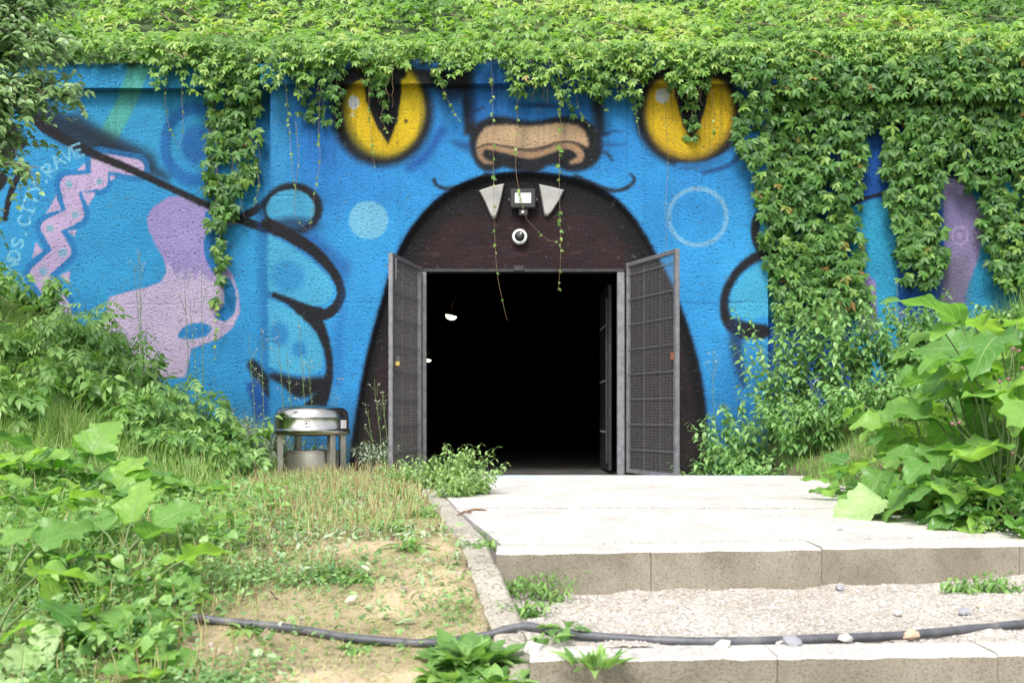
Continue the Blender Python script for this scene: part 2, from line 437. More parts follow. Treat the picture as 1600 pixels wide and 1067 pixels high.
M['clover'] = leaf_mat('groundcover_leaf', [(0.0, (0.06, 0.17, 0.04)), (0.5, (0.13, 0.28, 0.07)), (1.0, (0.22, 0.38, 0.11))], 0.5, 0.35)
M['litter'] = leaf_mat('cut_leaf', [(0.0, (0.14, 0.26, 0.08)), (0.4, (0.22, 0.34, 0.13)), (0.75, (0.30, 0.38, 0.20)), (0.9, (0.34, 0.30, 0.18)), (1.0, (0.14, 0.09, 0.06))], 0.6, 0.10)

# ------------------------------------------------------------------ terrain
def path_left(d):            # x of the left edge of the path at distance d from the camera
    return -0.46 + 0.145 * (7.9 - d)
def plat_z(d):
    return np.where(d < 10.2, 0.018 * np.clip(d - 5.2, 0, 5), 0.09 - 0.05 * (d - 10.2))
def terrain(x, y):
    x = np.asarray(x, float); y = np.asarray(y, float)
    d = y + CAM_D
    b = np.where(d < 5.6, -(5.6 - d) * 0.17, np.clip((d - 5.6) * 0.008, 0, 0.05))
    f = np.clip((d - 6.2) / 5.0, 0, 1.08)
    lb = 0.62 * np.maximum(0, -x - 2.45 - 0.25 * vnoise(y * 0.8, y * 0 + 2)) * f
    rb = 0.50 * np.maximum(0, x - 2.35 - 0.12 * np.clip(12 - d, 0, 5)) * f
    nz = (fbm(x * 1.3 + 9, y * 1.3, 3) - 0.5) * 0.12
    z = b + np.minimum(lb, 3) + np.minimum(rb, 3) + nz * sstep(0.2, 1.2, np.maximum(-x - 1.0, x - 2.6)) + (fbm(x * 7, y * 7, 3) - 0.5) * 0.02
    inpath = (x > path_left(d) - 0.10) & (x < 2.7 + 0.0 * d)
    inpath2 = (x > path_left(d) - 0.10) & (d < 6.0)
    low = np.where(d < 5.6, -(5.6 - d) * 0.17 - 0.45, -0.35)
    return np.where(inpath | inpath2, low, z)

# plan coordinates (x, y): fine near, coarse far
xs = np.unique(np.concatenate([np.linspace(-80, -7, 16), np.arange(-7, 7, 0.06), np.linspace(7, 80, 16)]))
ys = np.unique(np.concatenate([np.linspace(-90, -12.5, 14), np.arange(-12.5, -0.01, 0.06), [0.12]]))
XX, YY = np.meshgrid(xs, ys)
ZZ = terrain(np.clip(XX, -7, 7), np.clip(YY, -12.5, 0))
def green_at(x, d):
    """how overgrown the left-hand ground is, 0 bare sand .. 1 lush"""
    n = fbm(x * 2.3 + 3, d * 1.7 + 8, 4)
    g = np.maximum(sstep(-0.65, -1.4, x + 0.25 * (d - 4.5) * 0.3 + (n - 0.5) * 1.5), sstep(.54, .68, fbm(x * 4 + 11, d * 3.2, 3)) * .55)
    g = np.maximum(g, sstep(4.9, 5.9, d + (n - 0.5) * 2.5) * (.35 + .5 * sstep(.35, .6, n)))
    g = np.maximum(g, sstep(2.3, 2.7, x))
    g = np.maximum(g, np.exp(-(((x + 0.85) / 0.33) ** 2 + ((d - 5.0) / 0.2) ** 2)) * 0.95)
    g = np.maximum(g, np.exp(-(((x + 0.22) / 0.16) ** 2 + ((d - 4.55) / 0.22) ** 2)) * 0.8)
    return np.clip(g, 0, 1)
nx, ny = len(xs), len(ys)
idx = np.arange(nx * ny).reshape(ny, nx)
F = np.stack([idx[:-1, :-1], idx[:-1, 1:], idx[1:, 1:], idx[1:, :-1]], -1).reshape(-1, 4)
me = mesh('ground', np.stack([XX, YY, ZZ], -1).reshape(-1, 3), F, M['ground'], True, {'green': green_at(XX, YY + CAM_D).ravel()})
g = tag(link('ground', me), kind='structure')

# hillside above the wall
def hill(x, y):
    return 4.42 + 0.60 * np.clip(y - 0.1, 0, 40) - 0.012 * np.clip(y - 4, 0, 30) ** 2 * 0.3 + (fbm(np.asarray(x) * 0.9 + 4, np.asarray(y) * 0.9, 3) - 0.5) * 0.45 * sstep(0.2, 1.2, y)
hx = np.concatenate([np.linspace(-60, -9, 10), np.arange(-8.5, 8.6, 0.15), np.linspace(9, 60, 10)])
hy = np.concatenate([np.arange(0.12, 6, 0.15), np.linspace(6.2, 40, 14)])
HX, HY = np.meshgrid(hx, hy)
idx = np.arange(len(hx) * len(hy)).reshape(len(hy), len(hx))
F = np.stack([idx[:-1, :-1], idx[:-1, 1:], idx[1:, 1:], idx[1:, :-1]], -1).reshape(-1, 4)
tag(link('hillside', mesh('hillside', np.stack([HX, HY, hill(HX, HY)], -1).reshape(-1, 3), F, M['hillsoil'], True)), kind='structure')

# ------------------------------------------------------------------ the mural: sprayed paint as a colour per point of the rendered wall
def cr(pts, closed=False, n=7):
    P = [np.array(p, float) for p in pts]
    out = []
    L = len(P)
    for i in range(L if closed else L - 1):
        if closed: a, b, c, d = P[(i - 1) % L], P[i], P[(i + 1) % L], P[(i + 2) % L]
        else: a, b, c, d = P[max(i - 1, 0)], P[i], P[i + 1], P[min(i + 2, L - 1)]
        for k in range(n):
            t = k / n
            out.append(0.5 * ((2 * b) + (-a + c) * t + (2 * a - 5 * b + 4 * c - d) * t * t + (-a + 3 * b - 3 * c + d) * t ** 3))
    if not closed: out.append(P[-1])
    return np.array(out)

class Paint:
    def __init__(s, X, Y):
        s.X = X; s.Y = Y
        s.C = np.zeros((len(X), 3))
        s.j = (fbm(X * 0.35, Y * 0.35, 3) - 0.5) * 3.2
    def sub(s, P, m):
        P = np.asarray(P)
        return np.nonzero((s.X > P[:, 0].min() - m) & (s.X < P[:, 0].max() + m) & (s.Y > P[:, 1].min() - m) & (s.Y < P[:, 1].max() + m))[0]
    def seg(s, i, P, closed):
        x = s.X[i]; y = s.Y[i]
        best = np.full(len(i), 1e9); tt = np.zeros(len(i)); inside = np.zeros(len(i), bool)
        L = len(P); E = L if closed else L - 1
        for k in range(E):
            ax, ay = P[k]; bx, by = P[(k + 1) % L]
            dx, dy = bx - ax, by - ay
            t = np.clip(((x - ax) * dx + (y - ay) * dy) / (dx * dx + dy * dy + 1e-12), 0, 1)
            q = (x - ax - t * dx) ** 2 + (y - ay - t * dy) ** 2
            m = q < best
            best = np.where(m, q, best); tt = np.where(m, (k + t) / E, tt)
            if closed:
                c = ((ay > y) != (by > y)) & (x < (bx - ax) * (y - ay) / (by - ay + 1e-12) + ax)
                inside ^= c
        dd = np.sqrt(best)
        return np.where(inside, -dd, dd) if closed else dd, tt
    def put(s, i, m, col):
        m = np.clip(m, 0, 1)[:, None]
        c = np.array(col, float)
        s.C[i] = s.C[i] * (1 - m) + c * m
    def poly(s, P, col, soft=1.5, a=1.0, smooth=False, grow=0):
        P = cr(P, True) if smooth else np.array(P, float)
        i = s.sub(P, soft * 2 + 4 + grow)
        if not len(i): return
        sd, _ = s.seg(i, P, True)
        s.put(i, a * sstep(soft, -soft, sd + s.j[i] - grow), col)
    def line(s, P, w, col, soft=1.5, a=1.0, smooth=True):
        P = cr(P) if smooth else np.array(P, float)
        wm = max(w) if hasattr(w, '__len__') else w
        i = s.sub(P, wm + soft * 2 + 4)
        if not len(i): return
        dd, t = s.seg(i, P, False)
        soft = soft * .75
        ww = (np.interp(t, np.linspace(0, 1, len(w)), w) if hasattr(w, '__len__') else w) * .86
        s.put(i, a * sstep(soft, -soft, dd - ww / 2 + s.j[i] * 0.8), col)
    def ell(s, cx, cy, rx, ry, col, soft=1.5, a=1.0, ring=0):
        i = s.sub([(cx - rx, cy - ry), (cx + rx, cy + ry)], soft * 2 + 4 + ring)
        if not len(i): return
        e = (np.sqrt(((s.X[i] - cx) / rx) ** 2 + ((s.Y[i] - cy) / ry) ** 2) - 1) * min(rx, ry)
        if ring: e = np.abs(e) - ring / 2
        s.put(i, a * sstep(soft, -soft, e + s.j[i] * 0.8), col)

MOUTH = cr([(540, 800), (545, 740), (552, 680), (565, 600), (580, 530), (600, 460), (616, 408), (636, 368), (665, 330), (700, 300), (745, 279), (800, 270), (860, 272), (910, 283), (950, 302), (983, 332), (1008, 368), (1028, 405), (1055, 460), (1077, 520), (1092, 575), (1102, 640), (1106, 740), (1108, 800)], False, 5)
MOUTH = np.vstack([MOUTH, [(1108, 820), (540, 820)]])
BK = (24, 24, 30)

def mural(px, py):
    p = Paint(px, py)
    X, Y = px, py
    n = fbm(X / 60, Y / 60, 4)
    # ground colours ------------------------------------------------
    left = X < 422; right = X > 1200
    base = np.zeros((len(X), 3))
    base[:] = (46, 150, 230)
    base += (sstep(150, 420, Y) * (1 - sstep(420, 700, Y) * 0.6))[:, None] * np.array([12, 22, 14])
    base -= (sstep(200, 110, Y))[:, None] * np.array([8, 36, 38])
    base[left] = np.array((48, 158, 220)) + (sstep(120, 300, Y[left]) * 1.0)[:, None] * np.array([6, 8, 10])
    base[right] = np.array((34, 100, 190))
    base += ((n - 0.5) * 22)[:, None] * np.array([0.7, 1.0, 0.8])
    p.C[:] = base
    cy = (82, 188, 234)
    # ---- left wing
    p.ell(215, 205, 110, 60, (56, 168, 222), 40, 0.8)
    p.ell(370, 270, 60, 90, (46, 158, 212), 30, 0.6)
    p.ell(304, 226, 46, 56, (28, 112, 190), 4, 0.85, 16)
    p.ell(306, 226, 22, 30, (30, 108, 188), 4, 0.8)
    p.poly([(205, 85), (242, 85), (214, 160), (176, 232), (149, 219), (186, 150)], (96, 190, 172), 3, 0.85)
    p.line([(50, 160), (90, 195), (150, 225), (210, 250), (260, 278)], [26, 44, 44, 26, 8], (22, 40, 62), 16, 0.9)
    p.line([(120, 190), (160, 215), (230, 250)], 30, (20, 34, 50), 14, 0.6)
    # disc and ripples
    p.ell(160, 402, 128, 130, (50, 164, 224), 6, 0.5)
    for r, a in ((105, .35), (72, .4), (40, .35)): p.ell(205, 372, r, r * 0.92, (66, 172, 226), 6, a, 9)
    zz = [(212, 262), (155, 252), (155, 283), (107, 288), (118, 335), (77, 356), (98, 393), (60, 428), (96, 480), (110, 540)]
    p.line(zz, 52, (34, 128, 202), 2, 0.8, smooth=False)
    p.line(zz, 31, (206, 184, 226), 1.4, 1, smooth=False)
    for tr in ([(119, 266), (133, 255), (133, 266)], [(72, 334), (88, 305), (96, 328)], [(127, 300), (150, 301), (138, 323)], [(106, 361), (120, 358), (117, 371)], [(50, 404), (56, 378), (68, 392)], [(93, 431), (109, 422), (109, 444)], [(171, 274), (183, 276), (173, 283)]):
        p.poly(tr, (206, 184, 226), 1.2)
    for (a, b, r) in ((108, 288, 5), (155, 284, 4.5), (118, 336, 5), (78, 357, 5), (98, 395, 6.5), (68, 424, 6), (89, 460, 6)):
        p.ell(a, b, r, r, (112, 196, 214), 1.6, .9)
        p.ell(a, b, r * .45, r * .45, (170, 175, 220), 1.2, .8)
    # lilac figure
    lil = [(286, 305), (262, 308), (238, 324), (229, 341), (232, 360), (243, 384), (256, 406), (260, 424), (251, 440), (226, 450), (200, 455), (170, 464), (160, 520), (180, 590), (290, 590), (300, 545), (342, 530), (363, 513), (376, 487), (373, 458), (364, 430), (350, 408), (338, 398), (330, 380), (352, 352), (396, 349), (350, 328), (318, 313)]
    p.poly(lil, (170, 156, 216), 1.6)
    up = [(150, 420), (264, 412), (276, 432), (285, 422), (290, 436), (298, 420), (306, 436), (312, 424), (330, 440), (345, 425), (372, 440), (380, 600), (150, 600)]
    i = p.sub(lil, 8); sd, _ = p.seg(i, np.array(lil, float), True); sd2, _ = p.seg(i, np.array(up, float), True)
    p.put(i, sstep(1.5, -1.5, sd + 1) * sstep(5, -5, sd2 + p.j[i] * 2), (212, 196, 230))
    p.poly([(322, 330), (352, 338), (350, 356), (341, 384), (345, 402), (334, 424), (322, 404), (318, 380), (324, 356)], (34, 128, 202), 1.6, 1, True)
    p.poly([(350, 436), (362, 440), (369, 462), (366, 488), (352, 501), (339, 498), (338, 490), (350, 474)], (38, 142, 212), 1.6, 1, True)
    p.poly([(278, 526), (292, 508), (318, 505), (330, 512), (324, 524), (300, 530)], (38, 142, 212), 1.6, 1, True)
    # main black contour
    p.line([(20, 130), (55, 185), (90, 212), (140, 238), (200, 263), (260, 291), (320, 319), (380, 345), (430, 362)], [22, 20, 18, 15, 14, 12, 12, 15, 18], BK, 2.5)
    p.line([(380, 338), (400, 328), (430, 305)], 14, BK, 4)
    p.poly([(398, 120), (428, 120), (428, 700), (412, 700), (402, 400)], (26, 100, 170), 8, 0.4)  # shade beside the projecting portal block, painted into the wing wall colour
    p.line([(395, 570), (415, 600), (440, 625), (470, 660)], [18, 26, 34, 30], BK, 7, 0.95)
    p.poly([(385, 600), (404, 590), (425, 640), (400, 660)], (26, 96, 180), 4)
    # black flower and arrow
    p.poly([(-20, 208), (0, 202), (20, 196), (29, 206), (26, 220), (40, 219), (43, 226), (33, 234), (24, 236), (24, 248), (12, 252), (0, 242), (-20, 246)], BK, 1.5, 1, True)
    p.line([(10, 334), (14, 312), (24, 284), (34, 266)], [10, 11, 11, 10], BK, 1.2)
    p.poly([(22, 262), (44, 254), (47, 279), (38, 274)], BK, 1.5)
    p.ell(8, 342, 6, 3.6, BK, 1.2)
    p.poly([(-8, 262), (8, 270), (14, 282), (0, 300), (-8, 300)], BK, 1.5)
    # pale lettering sprayed along the arc
    glyph = {'I': [[(.5, 0), (.5, 1)], [(.2, 0), (.8, 0)], [(.2, 1), (.8, 1)]], 'N': [[(0, 0), (0, 1), (.9, 0), (.9, 1)]], 'D': [[(0, 0), (0, 1), (.6, .9), (.9, .5), (.6, .1), (0, 0)]],
             'S': [[(.9, .85), (.5, 1), (.1, .8), (.2, .55), (.8, .4), (.85, .15), (.4, 0), (.05, .15)]], 'C': [[(.9, .85), (.5, 1), (.1, .75), (.05, .3), (.4, 0), (.9, .12)]],
             'T': [[(.5, 0), (.5, 1)], [(0, 1), (1, 1)]], 'Y': [[(.5, 0), (.5, .5), (0, 1)], [(.5, .5), (1, 1)]], 'R': [[(0, 0), (0, 1), (.7, .95), (.8, .7), (.6, .5), (0, .5), (.9, 0)]],
             'A': [[(0, 0), (.5, 1), (1, 0)], [(.2, .4), (.8, .4)]], 'V': [[(0, 1), (.5, 0), (1, 1)]], 'E': [[(.9, 1), (0, 1), (0, 0), (.9, 0)], [(0, .5), (.7, .5)]], '.': [[(.4, 0), (.5, .1)]]}
    arc = cr([(8, 440), (20, 408), (28, 378), (40, 338), (54, 300), (72, 270), (96, 247), (130, 232)], False, 12)
    cum = np.concatenate([[0], np.cumsum(np.linalg.norm(np.diff(arc, axis=0), axis=1))])
    pos = 0.0
    txt = 'INDS.CITY.RAVE'
    step = cum[-1] / len(txt)
    for k, ch in enumerate(txt):
        s0 = (k + .5) * step
        c = np.array([np.interp(s0, cum, arc[:, 0]), np.interp(s0, cum, arc[:, 1])])
        c2 = np.array([np.interp(s0 + 2, cum, arc[:, 0]), np.interp(s0 + 2, cum, arc[:, 1])])
        t = (c2 - c) / np.linalg.norm(c2 - c); up_ = np.array([t[1], -t[0]])
        for g_ in glyph[ch]:
            p.line([c + t * (q[0] - .5) * step * .85 + up_ * (q[1] - .5) * 19 for q in g_], 3.8, (140, 214, 244), 1.4, .95, smooth=False)
    p.ell(119, 240, 5, 6, (104, 192, 236), 2, .7)
    # ---- portal block
    p.poly([(424, 100), (452, 100), (450, 300), (440, 330), (424, 330)], (60, 160, 220), 6, .8)
    p.ell(505, 200, 34, 110, (32, 104, 196), 22, .55)
    p.ell(560, 290, 60, 50, (48, 146, 230), 25, .5)
    p.line([(640, 262), (668, 240), (690, 205)], 16, (24, 84, 170), 10, .7)
    p.poly([(728, 90), (722, 140), (726, 210), (745, 214), (742, 90)], BK, 6, .95)
    p.poly([(660, 118), (735, 100), (735, 150), (700, 160)], (24, 50, 92), 10, .8)
    # left eye
    p.ell(597, 176, 80, 84, (20, 30, 50), 9, .9)
    p.ell(597, 176, 74, 79, BK, 4)
    p.line([(532, 128), (590, 108), (660, 122), (728, 128)], 28, BK, 5)
    p.ell(600, 172, 65, 76, (150, 138, 30), 6)
    p.ell(603, 170, 58, 70, (238, 202, 28), 6)
    p.ell(618, 150, 34, 48, (246, 218, 44), 16, .8)
    p.line([(532, 128), (570, 112), (625, 114)], 24, BK, 4)
    p.poly([(568, 118), (626, 118), (627, 150), (620, 192), (606, 225), (588, 196), (573, 160)], BK, 2.4)
    p.ell(553, 161, 9, 11, (226, 232, 240), 1.5); p.ell(551, 180, 3, 3, (226, 232, 200), 1.2)
    p.ell(634, 190, 3, 3, (110, 84, 10), 1.2)
    # right eye
    p.ell(1077, 178, 84, 84, (20, 30, 50), 9, .9)
    p.ell(1077, 178, 79, 80, BK, 4)
    p.ell(1077, 176, 72, 76, (150, 122, 34), 6)
    p.ell(1077, 174, 66, 70, (234, 196, 30), 7)
    p.line([(990, 125), (1070, 108), (1160, 122)], 22, BK, 6, .9)
    p.poly([(1048, 112), (1108, 112), (1104, 160), (1092, 200), (1080, 218), (1068, 198), (1058, 160)], BK, 2.4)
    p.ell(1035, 150, 11, 12, (226, 232, 236), 1.5)
    p.line([(1100, 270), (1140, 258), (1165, 232)], 8, (24, 60, 120), 6, .7)
    p.line([(1060, 258), (1100, 256), (1140, 240)], 10, (52, 150, 232), 4, .7)
    # bridge and nose
    p.poly([(735, 102), (930, 102), (930, 190), (735, 190)], (36, 118, 208), 10, .6)
    p.ell(840, 148, 48, 10, (74, 158, 205), 6, .8)
    p.ell(845, 165, 28, 3, (22, 48, 96), 4, .8)
    p.line([(735, 178), (755, 168)], 4, (22, 48, 96), 3, .7)
    p.poly([(920, 130), (940, 130), (946, 210), (932, 216), (925, 170)], BK, 8, .85)
    p.poly([(735, 215), (748, 192), (780, 182), (830, 190), (880, 182), (915, 188), (938, 210), (940, 240), (922, 262), (890, 268), (862, 258), (830, 272), (790, 262), (760, 268), (740, 248)], BK, 5, 1, True)
    p.line([(942, 211), (958, 206), (974, 206)], [8, 4, 1], (16, 44, 90), 5, .6); p.line([(945, 238), (952, 244), (957, 251)], [6, 6, 3], BK, 4, .6); p.line([(938, 226), (975, 226)], [10, 3], (20, 60, 120), 7, .5); p.line([(708, 222), (738, 232)], [6, 22], (16, 44, 90), 9, .5)
    tan = (206, 174, 138)
    p.poly([(746, 216), (762, 198), (795, 195), (830, 198), (872, 192), (902, 196), (916, 210), (918, 230), (890, 222), (850, 230), (826, 236), (790, 230), (762, 226), (746, 232)], tan, 4, 1, True)
    p.ell(835, 210, 60, 12, (222, 192, 152), 8, .7)
    p.line([(749, 236), (760, 230), (790, 235), (826, 243), (852, 238), (884, 228), (904, 236), (906, 248), (893, 254)], [10, 10, 12, 14, 12, 12, 14, 14, 8], (184, 148, 114), 4)
    p.line([(752, 230), (750, 243), (758, 252), (768, 255)], [9, 11, 9, 6], (170, 138, 108), 5)
    p.line([(747, 231), (764, 226), (792, 229), (822, 234), (852, 229), (874, 222), (898, 223), (916, 231)], 2.4, (58, 42, 36), 2.2, .8)
    p.ell(768, 243, 7, 5, BK, 3); p.ell(884, 241, 8, 5, BK, 3)
    # smile corners, mouth rim
    p.line([(760, 278), (730, 290), (700, 295), (684, 291), (678, 282)], [16, 10, 6, 5, 6], BK, 4, .9)
    p.line([(900, 280), (940, 294), (965, 298), (984, 291), (991, 280), (984, 272)], [16, 10, 6, 6, 5, 3], BK, 4, .9)
    p.poly(MOUTH, (16, 40, 84), 6, .7, grow=2)
    p.poly(MOUTH, (10, 9, 11), 3.5, 1)
    # tympanum brown
    i = p.sub(MOUTH, 5); sd, _ = p.seg(i, MOUTH, True)
    m = sstep(-14, -46, sd)
    tb = np.where(((Y[i] > 335) & (Y[i] < 430))[:, None], np.array([[50, 27, 29]]), np.array([[36, 23, 25]]))
    tb = tb * (0.75 + 0.5 * fbm(X[i] / 25, Y[i] / 12, 4))[:, None]
    low = sstep(430, 640, Y[i])[:, None]
    tb = tb * (1 - low) + np.array([[46, 32, 34]]) * (0.6 + 0.8 * fbm(X[i] / 9, Y[i] / 9, 4))[:, None] * low
    m = np.maximum(m, sstep(-6, -22, sd) * sstep(420, 560, Y[i]))
    c0 = p.C[i]
    p.C[i] = c0 * (1 - m[:, None]) + tb * m[:, None]
    # scuffs on the brown boarding
    sc = (fbm(X[i] / 22, Y[i] / 2.2, 3) > .66) & (np.abs(Y[i] - 388) < 14) & (sd < -8)
    p.C[i[sc]] = p.C[i[sc]] * .6 + np.array([96, 70, 72]) * .4
    # discs
    p.ell(576, 344, 31, 30, (128, 204, 240), 1.8, .92)
    p.ell(1090, 339, 45, 44, (140, 196, 236), 2, .85, 7)
    # left paw
    p.line([(422, 352), (470, 372), (530, 420)], 40, (26, 70, 150), 16, .5)
    p.ell(458, 326, 46, 40, BK, 4)
    p.ell(454, 327, 38, 31, (78, 182, 228), 2.5)
    p.ell(458, 352, 36, 12, (24, 56, 96), 8, .8)
    p.line([(418, 350), (450, 366), (490, 392), (520, 424), (533, 454), (526, 478), (505, 492), (470, 494)], [22, 24, 20, 16, 15, 17, 20, 24], BK, 3)
    p.poly([(418, 364), (450, 382), (484, 404), (512, 432), (522, 456), (512, 474), (488, 478), (455, 468), (430, 456), (418, 456)], cy, 3, 1, False)
    p.ell(450, 432, 26, 24, (44, 146, 214), 8, .7)
    p.line([(428, 461), (450, 470), (476, 484), (500, 486)], [9, 12, 22, 14], BK, 4)
    p.line([(470, 484), (495, 505), (510, 540), (515, 575), (508, 610), (490, 640)], [22, 24, 14, 12, 20, 40], BK, 4)
    p.line([(540, 440), (530, 520), (528, 600)], 16, (34, 110, 200), 10, .35)
    p.poly([(418, 466), (440, 474), (470, 494), (494, 520), (505, 550), (504, 575), (488, 584), (455, 584), (420, 572)], cy, 3)
    p.ell(436, 522, 14, 18, (36, 136, 212), 5, .7); p.ell(468, 545, 11, 12, (36, 136, 212), 4, .7)
    p.line([(430, 596), (470, 606), (500, 600)], [30, 36, 26], BK, 9)
    p.poly([(420, 590), (440, 600), (478, 640), (470, 680), (420, 680)], (44, 150, 216), 5)
    # right paw
    p.line([(1206, 325), (1186, 338), (1180, 360), (1186, 385), (1206, 400)], 16, BK, 4)
    p.poly([(1220, 325), (1196, 336), (1190, 358), (1196, 380), (1220, 392)], cy, 3)
    p.line([(1215, 395), (1185, 400), (1152, 425), (1133, 462), (1136, 500), (1160, 515), (1192, 518)], [18, 18, 14, 14, 18, 30, 26], BK, 5)
    p.poly([(1230, 402), (1200, 405), (1165, 425), (1146, 452), (1140, 478), (1148, 494), (1170, 498), (1230, 490)], (78, 190, 236), 3)
    p.line([(1150, 510), (1152, 560), (1162, 600)], [28, 20, 10], (24, 46, 84), 10, .7)
    p.line([(1056, 470), (1100, 474), (1160, 471)], 1.6, (22, 70, 130), 1.2, .6)
    # ---- right wing
    p.poly([(1335, 160), (1395, 160), (1395, 310), (1335, 318)], (34, 106, 204), 6)
    p.line([(1345, 200), (1353, 225), (1350, 252), (1338, 266)], [4, 14, 14, 3], (66, 172, 200), 1.6)
    p.poly([(1330, 322), (1362, 312), (1400, 310), (1405, 620), (1330, 620)], (54, 176, 226), 3)
    p.line([(1330, 318), (1360, 308), (1400, 298)], 6, BK, 3)
    p.poly([(1345, 420), (1368, 440), (1372, 520), (1340, 520)], (160, 140, 206), 3)
    p.poly([(1262, 350), (1325, 360), (1320, 440), (1270, 470)], (92, 84, 112), 6)
    p.poly([(1468, 250), (1610, 235), (1610, 282), (1478, 286)], (16, 22, 40), 6)
    p.poly([(1505, 284), (1620, 280), (1620, 560), (1505, 560)], (44, 158, 206), 4)
    p.poly([(1474, 290), (1500, 282), (1518, 300), (1536, 340), (1530, 400), (1515, 440), (1490, 520), (1470, 520), (1476, 400)], (150, 138, 188), 3, 1, True)
    p.poly([(1468, 400), (1515, 400), (1510, 560), (1465, 560)], (120, 112, 138), 12, .7)
    p.ell(1500, 368, 12, 14, (190, 170, 214), 1.6, .8, 4); p.ell(1500, 368, 4, 5, (190, 170, 214), 1.6, .8)
    st = fbm(X / 5, Y / 160, 3); run = sstep(.60, .74, st) * sstep(420, 150, Y) * .13
    p.C[:] = p.C * (1 - run[:, None]) + np.array([24, 50, 72]) * run[:, None]
    chip = (fbm(X / 7 + 40, Y / 5, 4) > .80)
    p.C[chip] = p.C[chip] * .45 + np.array([120, 128, 130]) * .55
    sp_ = sstep(600, 740, Y) * fbm(X / 9, Y / 14, 4) * .8
    p.C[:] = p.C * (1 - sp_[:, None]) + np.array([66, 66, 58]) * sp_[:, None]
    # dirt along the top
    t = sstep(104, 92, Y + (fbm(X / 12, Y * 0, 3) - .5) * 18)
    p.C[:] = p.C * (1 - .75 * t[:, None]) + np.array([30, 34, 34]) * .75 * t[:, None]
    return lin(np.clip(p.C, 0, 255)) * 0.74

def to_px(x, y, z):
    d = CAM_D + y
    return 800 + x * FPX / d, 650 - (z - EYE) * FPX / d

DOOR = (-0.985, 1.24, 2.262)     # left x, right x, head height
def wall_patch(name, x0, x1, z0, z1, y0, parent, returns=(False, False)):
    st = 0.0115
    X = np.arange(x0, x1 + st * .5, st); X[-1] = x1
    Z = np.arange(z0, z1 + st * .5, st); Z[-1] = z1
    if name == 'portal_block':
        X[np.argmin(abs(X - DOOR[0]))] = DOOR[0]; X[np.argmin(abs(X - DOOR[1]))] = DOOR[1]; Z[np.argmin(abs(Z - DOOR[2]))] = DOOR[2]
    gx, gz = np.meshgrid(X, Z)
    gy = np.full_like(gx, y0)
    px, py = to_px(gx, gy, gz)
    gy = gy + (fbm(gx * 2, gz * 2, 3) - .5) * 0.02
    if name == 'portal_block':
        P = Paint(px.ravel(), py.ravel())
        i = np.arange(px.size); sd, _ = P.seg(i, MOUTH, True)
        gy = gy + 0.075 * sstep(2, -7, sd).reshape(gy.shape)
    # rough-cast relief and a few board joints of the formwork
    gy = gy + (rng.random(gy.shape) - .5) * 0.005
    gy = gy + 0.006 * np.exp(-((gz - 1.88) / 0.008) ** 2) * (vnoise(gx * 1.5, gz * 0 + 3) > .5)
    gy = gy + 0.006 * np.exp(-((gz - 3.05) / 0.008) ** 2) * (vnoise(gx * 1.1, gz * 0 + 9) > .6)
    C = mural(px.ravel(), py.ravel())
    ny_, nx_ = gx.shape
    idx = np.arange(nx_ * ny_).reshape(ny_, nx_)
    F = np.stack([idx[:-1, :-1], idx[:-1, 1:], idx[1:, 1:], idx[1:, :-1]], -1).reshape(-1, 4)
    V = np.stack([gx, gy, gz], -1).reshape(-1, 3)
    if name == 'portal_block':
        c = V[F].mean(1)
        F = F[~((c[:, 0] > DOOR[0]) & (c[:, 0] < DOOR[1]) & (c[:, 2] < DOOR[2]))]
    for side, col in ((0, 0), (1, nx_ - 1)):
        if returns[side]:
            e = idx[:, col]; n0 = len(V)
            Vr = V[e].copy(); Vr[:, 1] = y0 + 0.3
            V = np.vstack([V, Vr]); C = np.vstack([C, C[e]])
            a = np.arange(ny_ - 1)
            q = np.stack([n0 + a, e[:-1], e[1:], n0 + a + 1], -1) if side == 0 else np.stack([e[:-1], n0 + a, n0 + a + 1, e[1:]], -1)
            F = np.vstack([F, q])
    return link(name, mesh(name, V, F, M['mural'], False, None, C), parent)

mw = empty('mural_wall', (0, 0, 0), 'long rendered concrete wall painted with a blue cat monster mural around the tunnel mouth', 'wall')
WL, WR = (422 - 800) * 0.007, (1200 - 800) * 0.007
wall_patch('portal_block', WL, WR, 0.0, 4.25, 0.0, mw, (True, True))
wall_patch('wing_wall', -6.1, WL + 0.02, 0.0, 4.25, 0.17, mw)
wall_patch('wing_wall', WR - 0.02, 6.1, 0.35, 4.25, 0.17, mw)
for a, b in ((-14, -6.09), (6.09, 14)):
    m_ = MB(); m_.box((a, 0.18, 0), (b, 0.5, 4.4)); m_.build('wall_end', M['kerb'], mw)

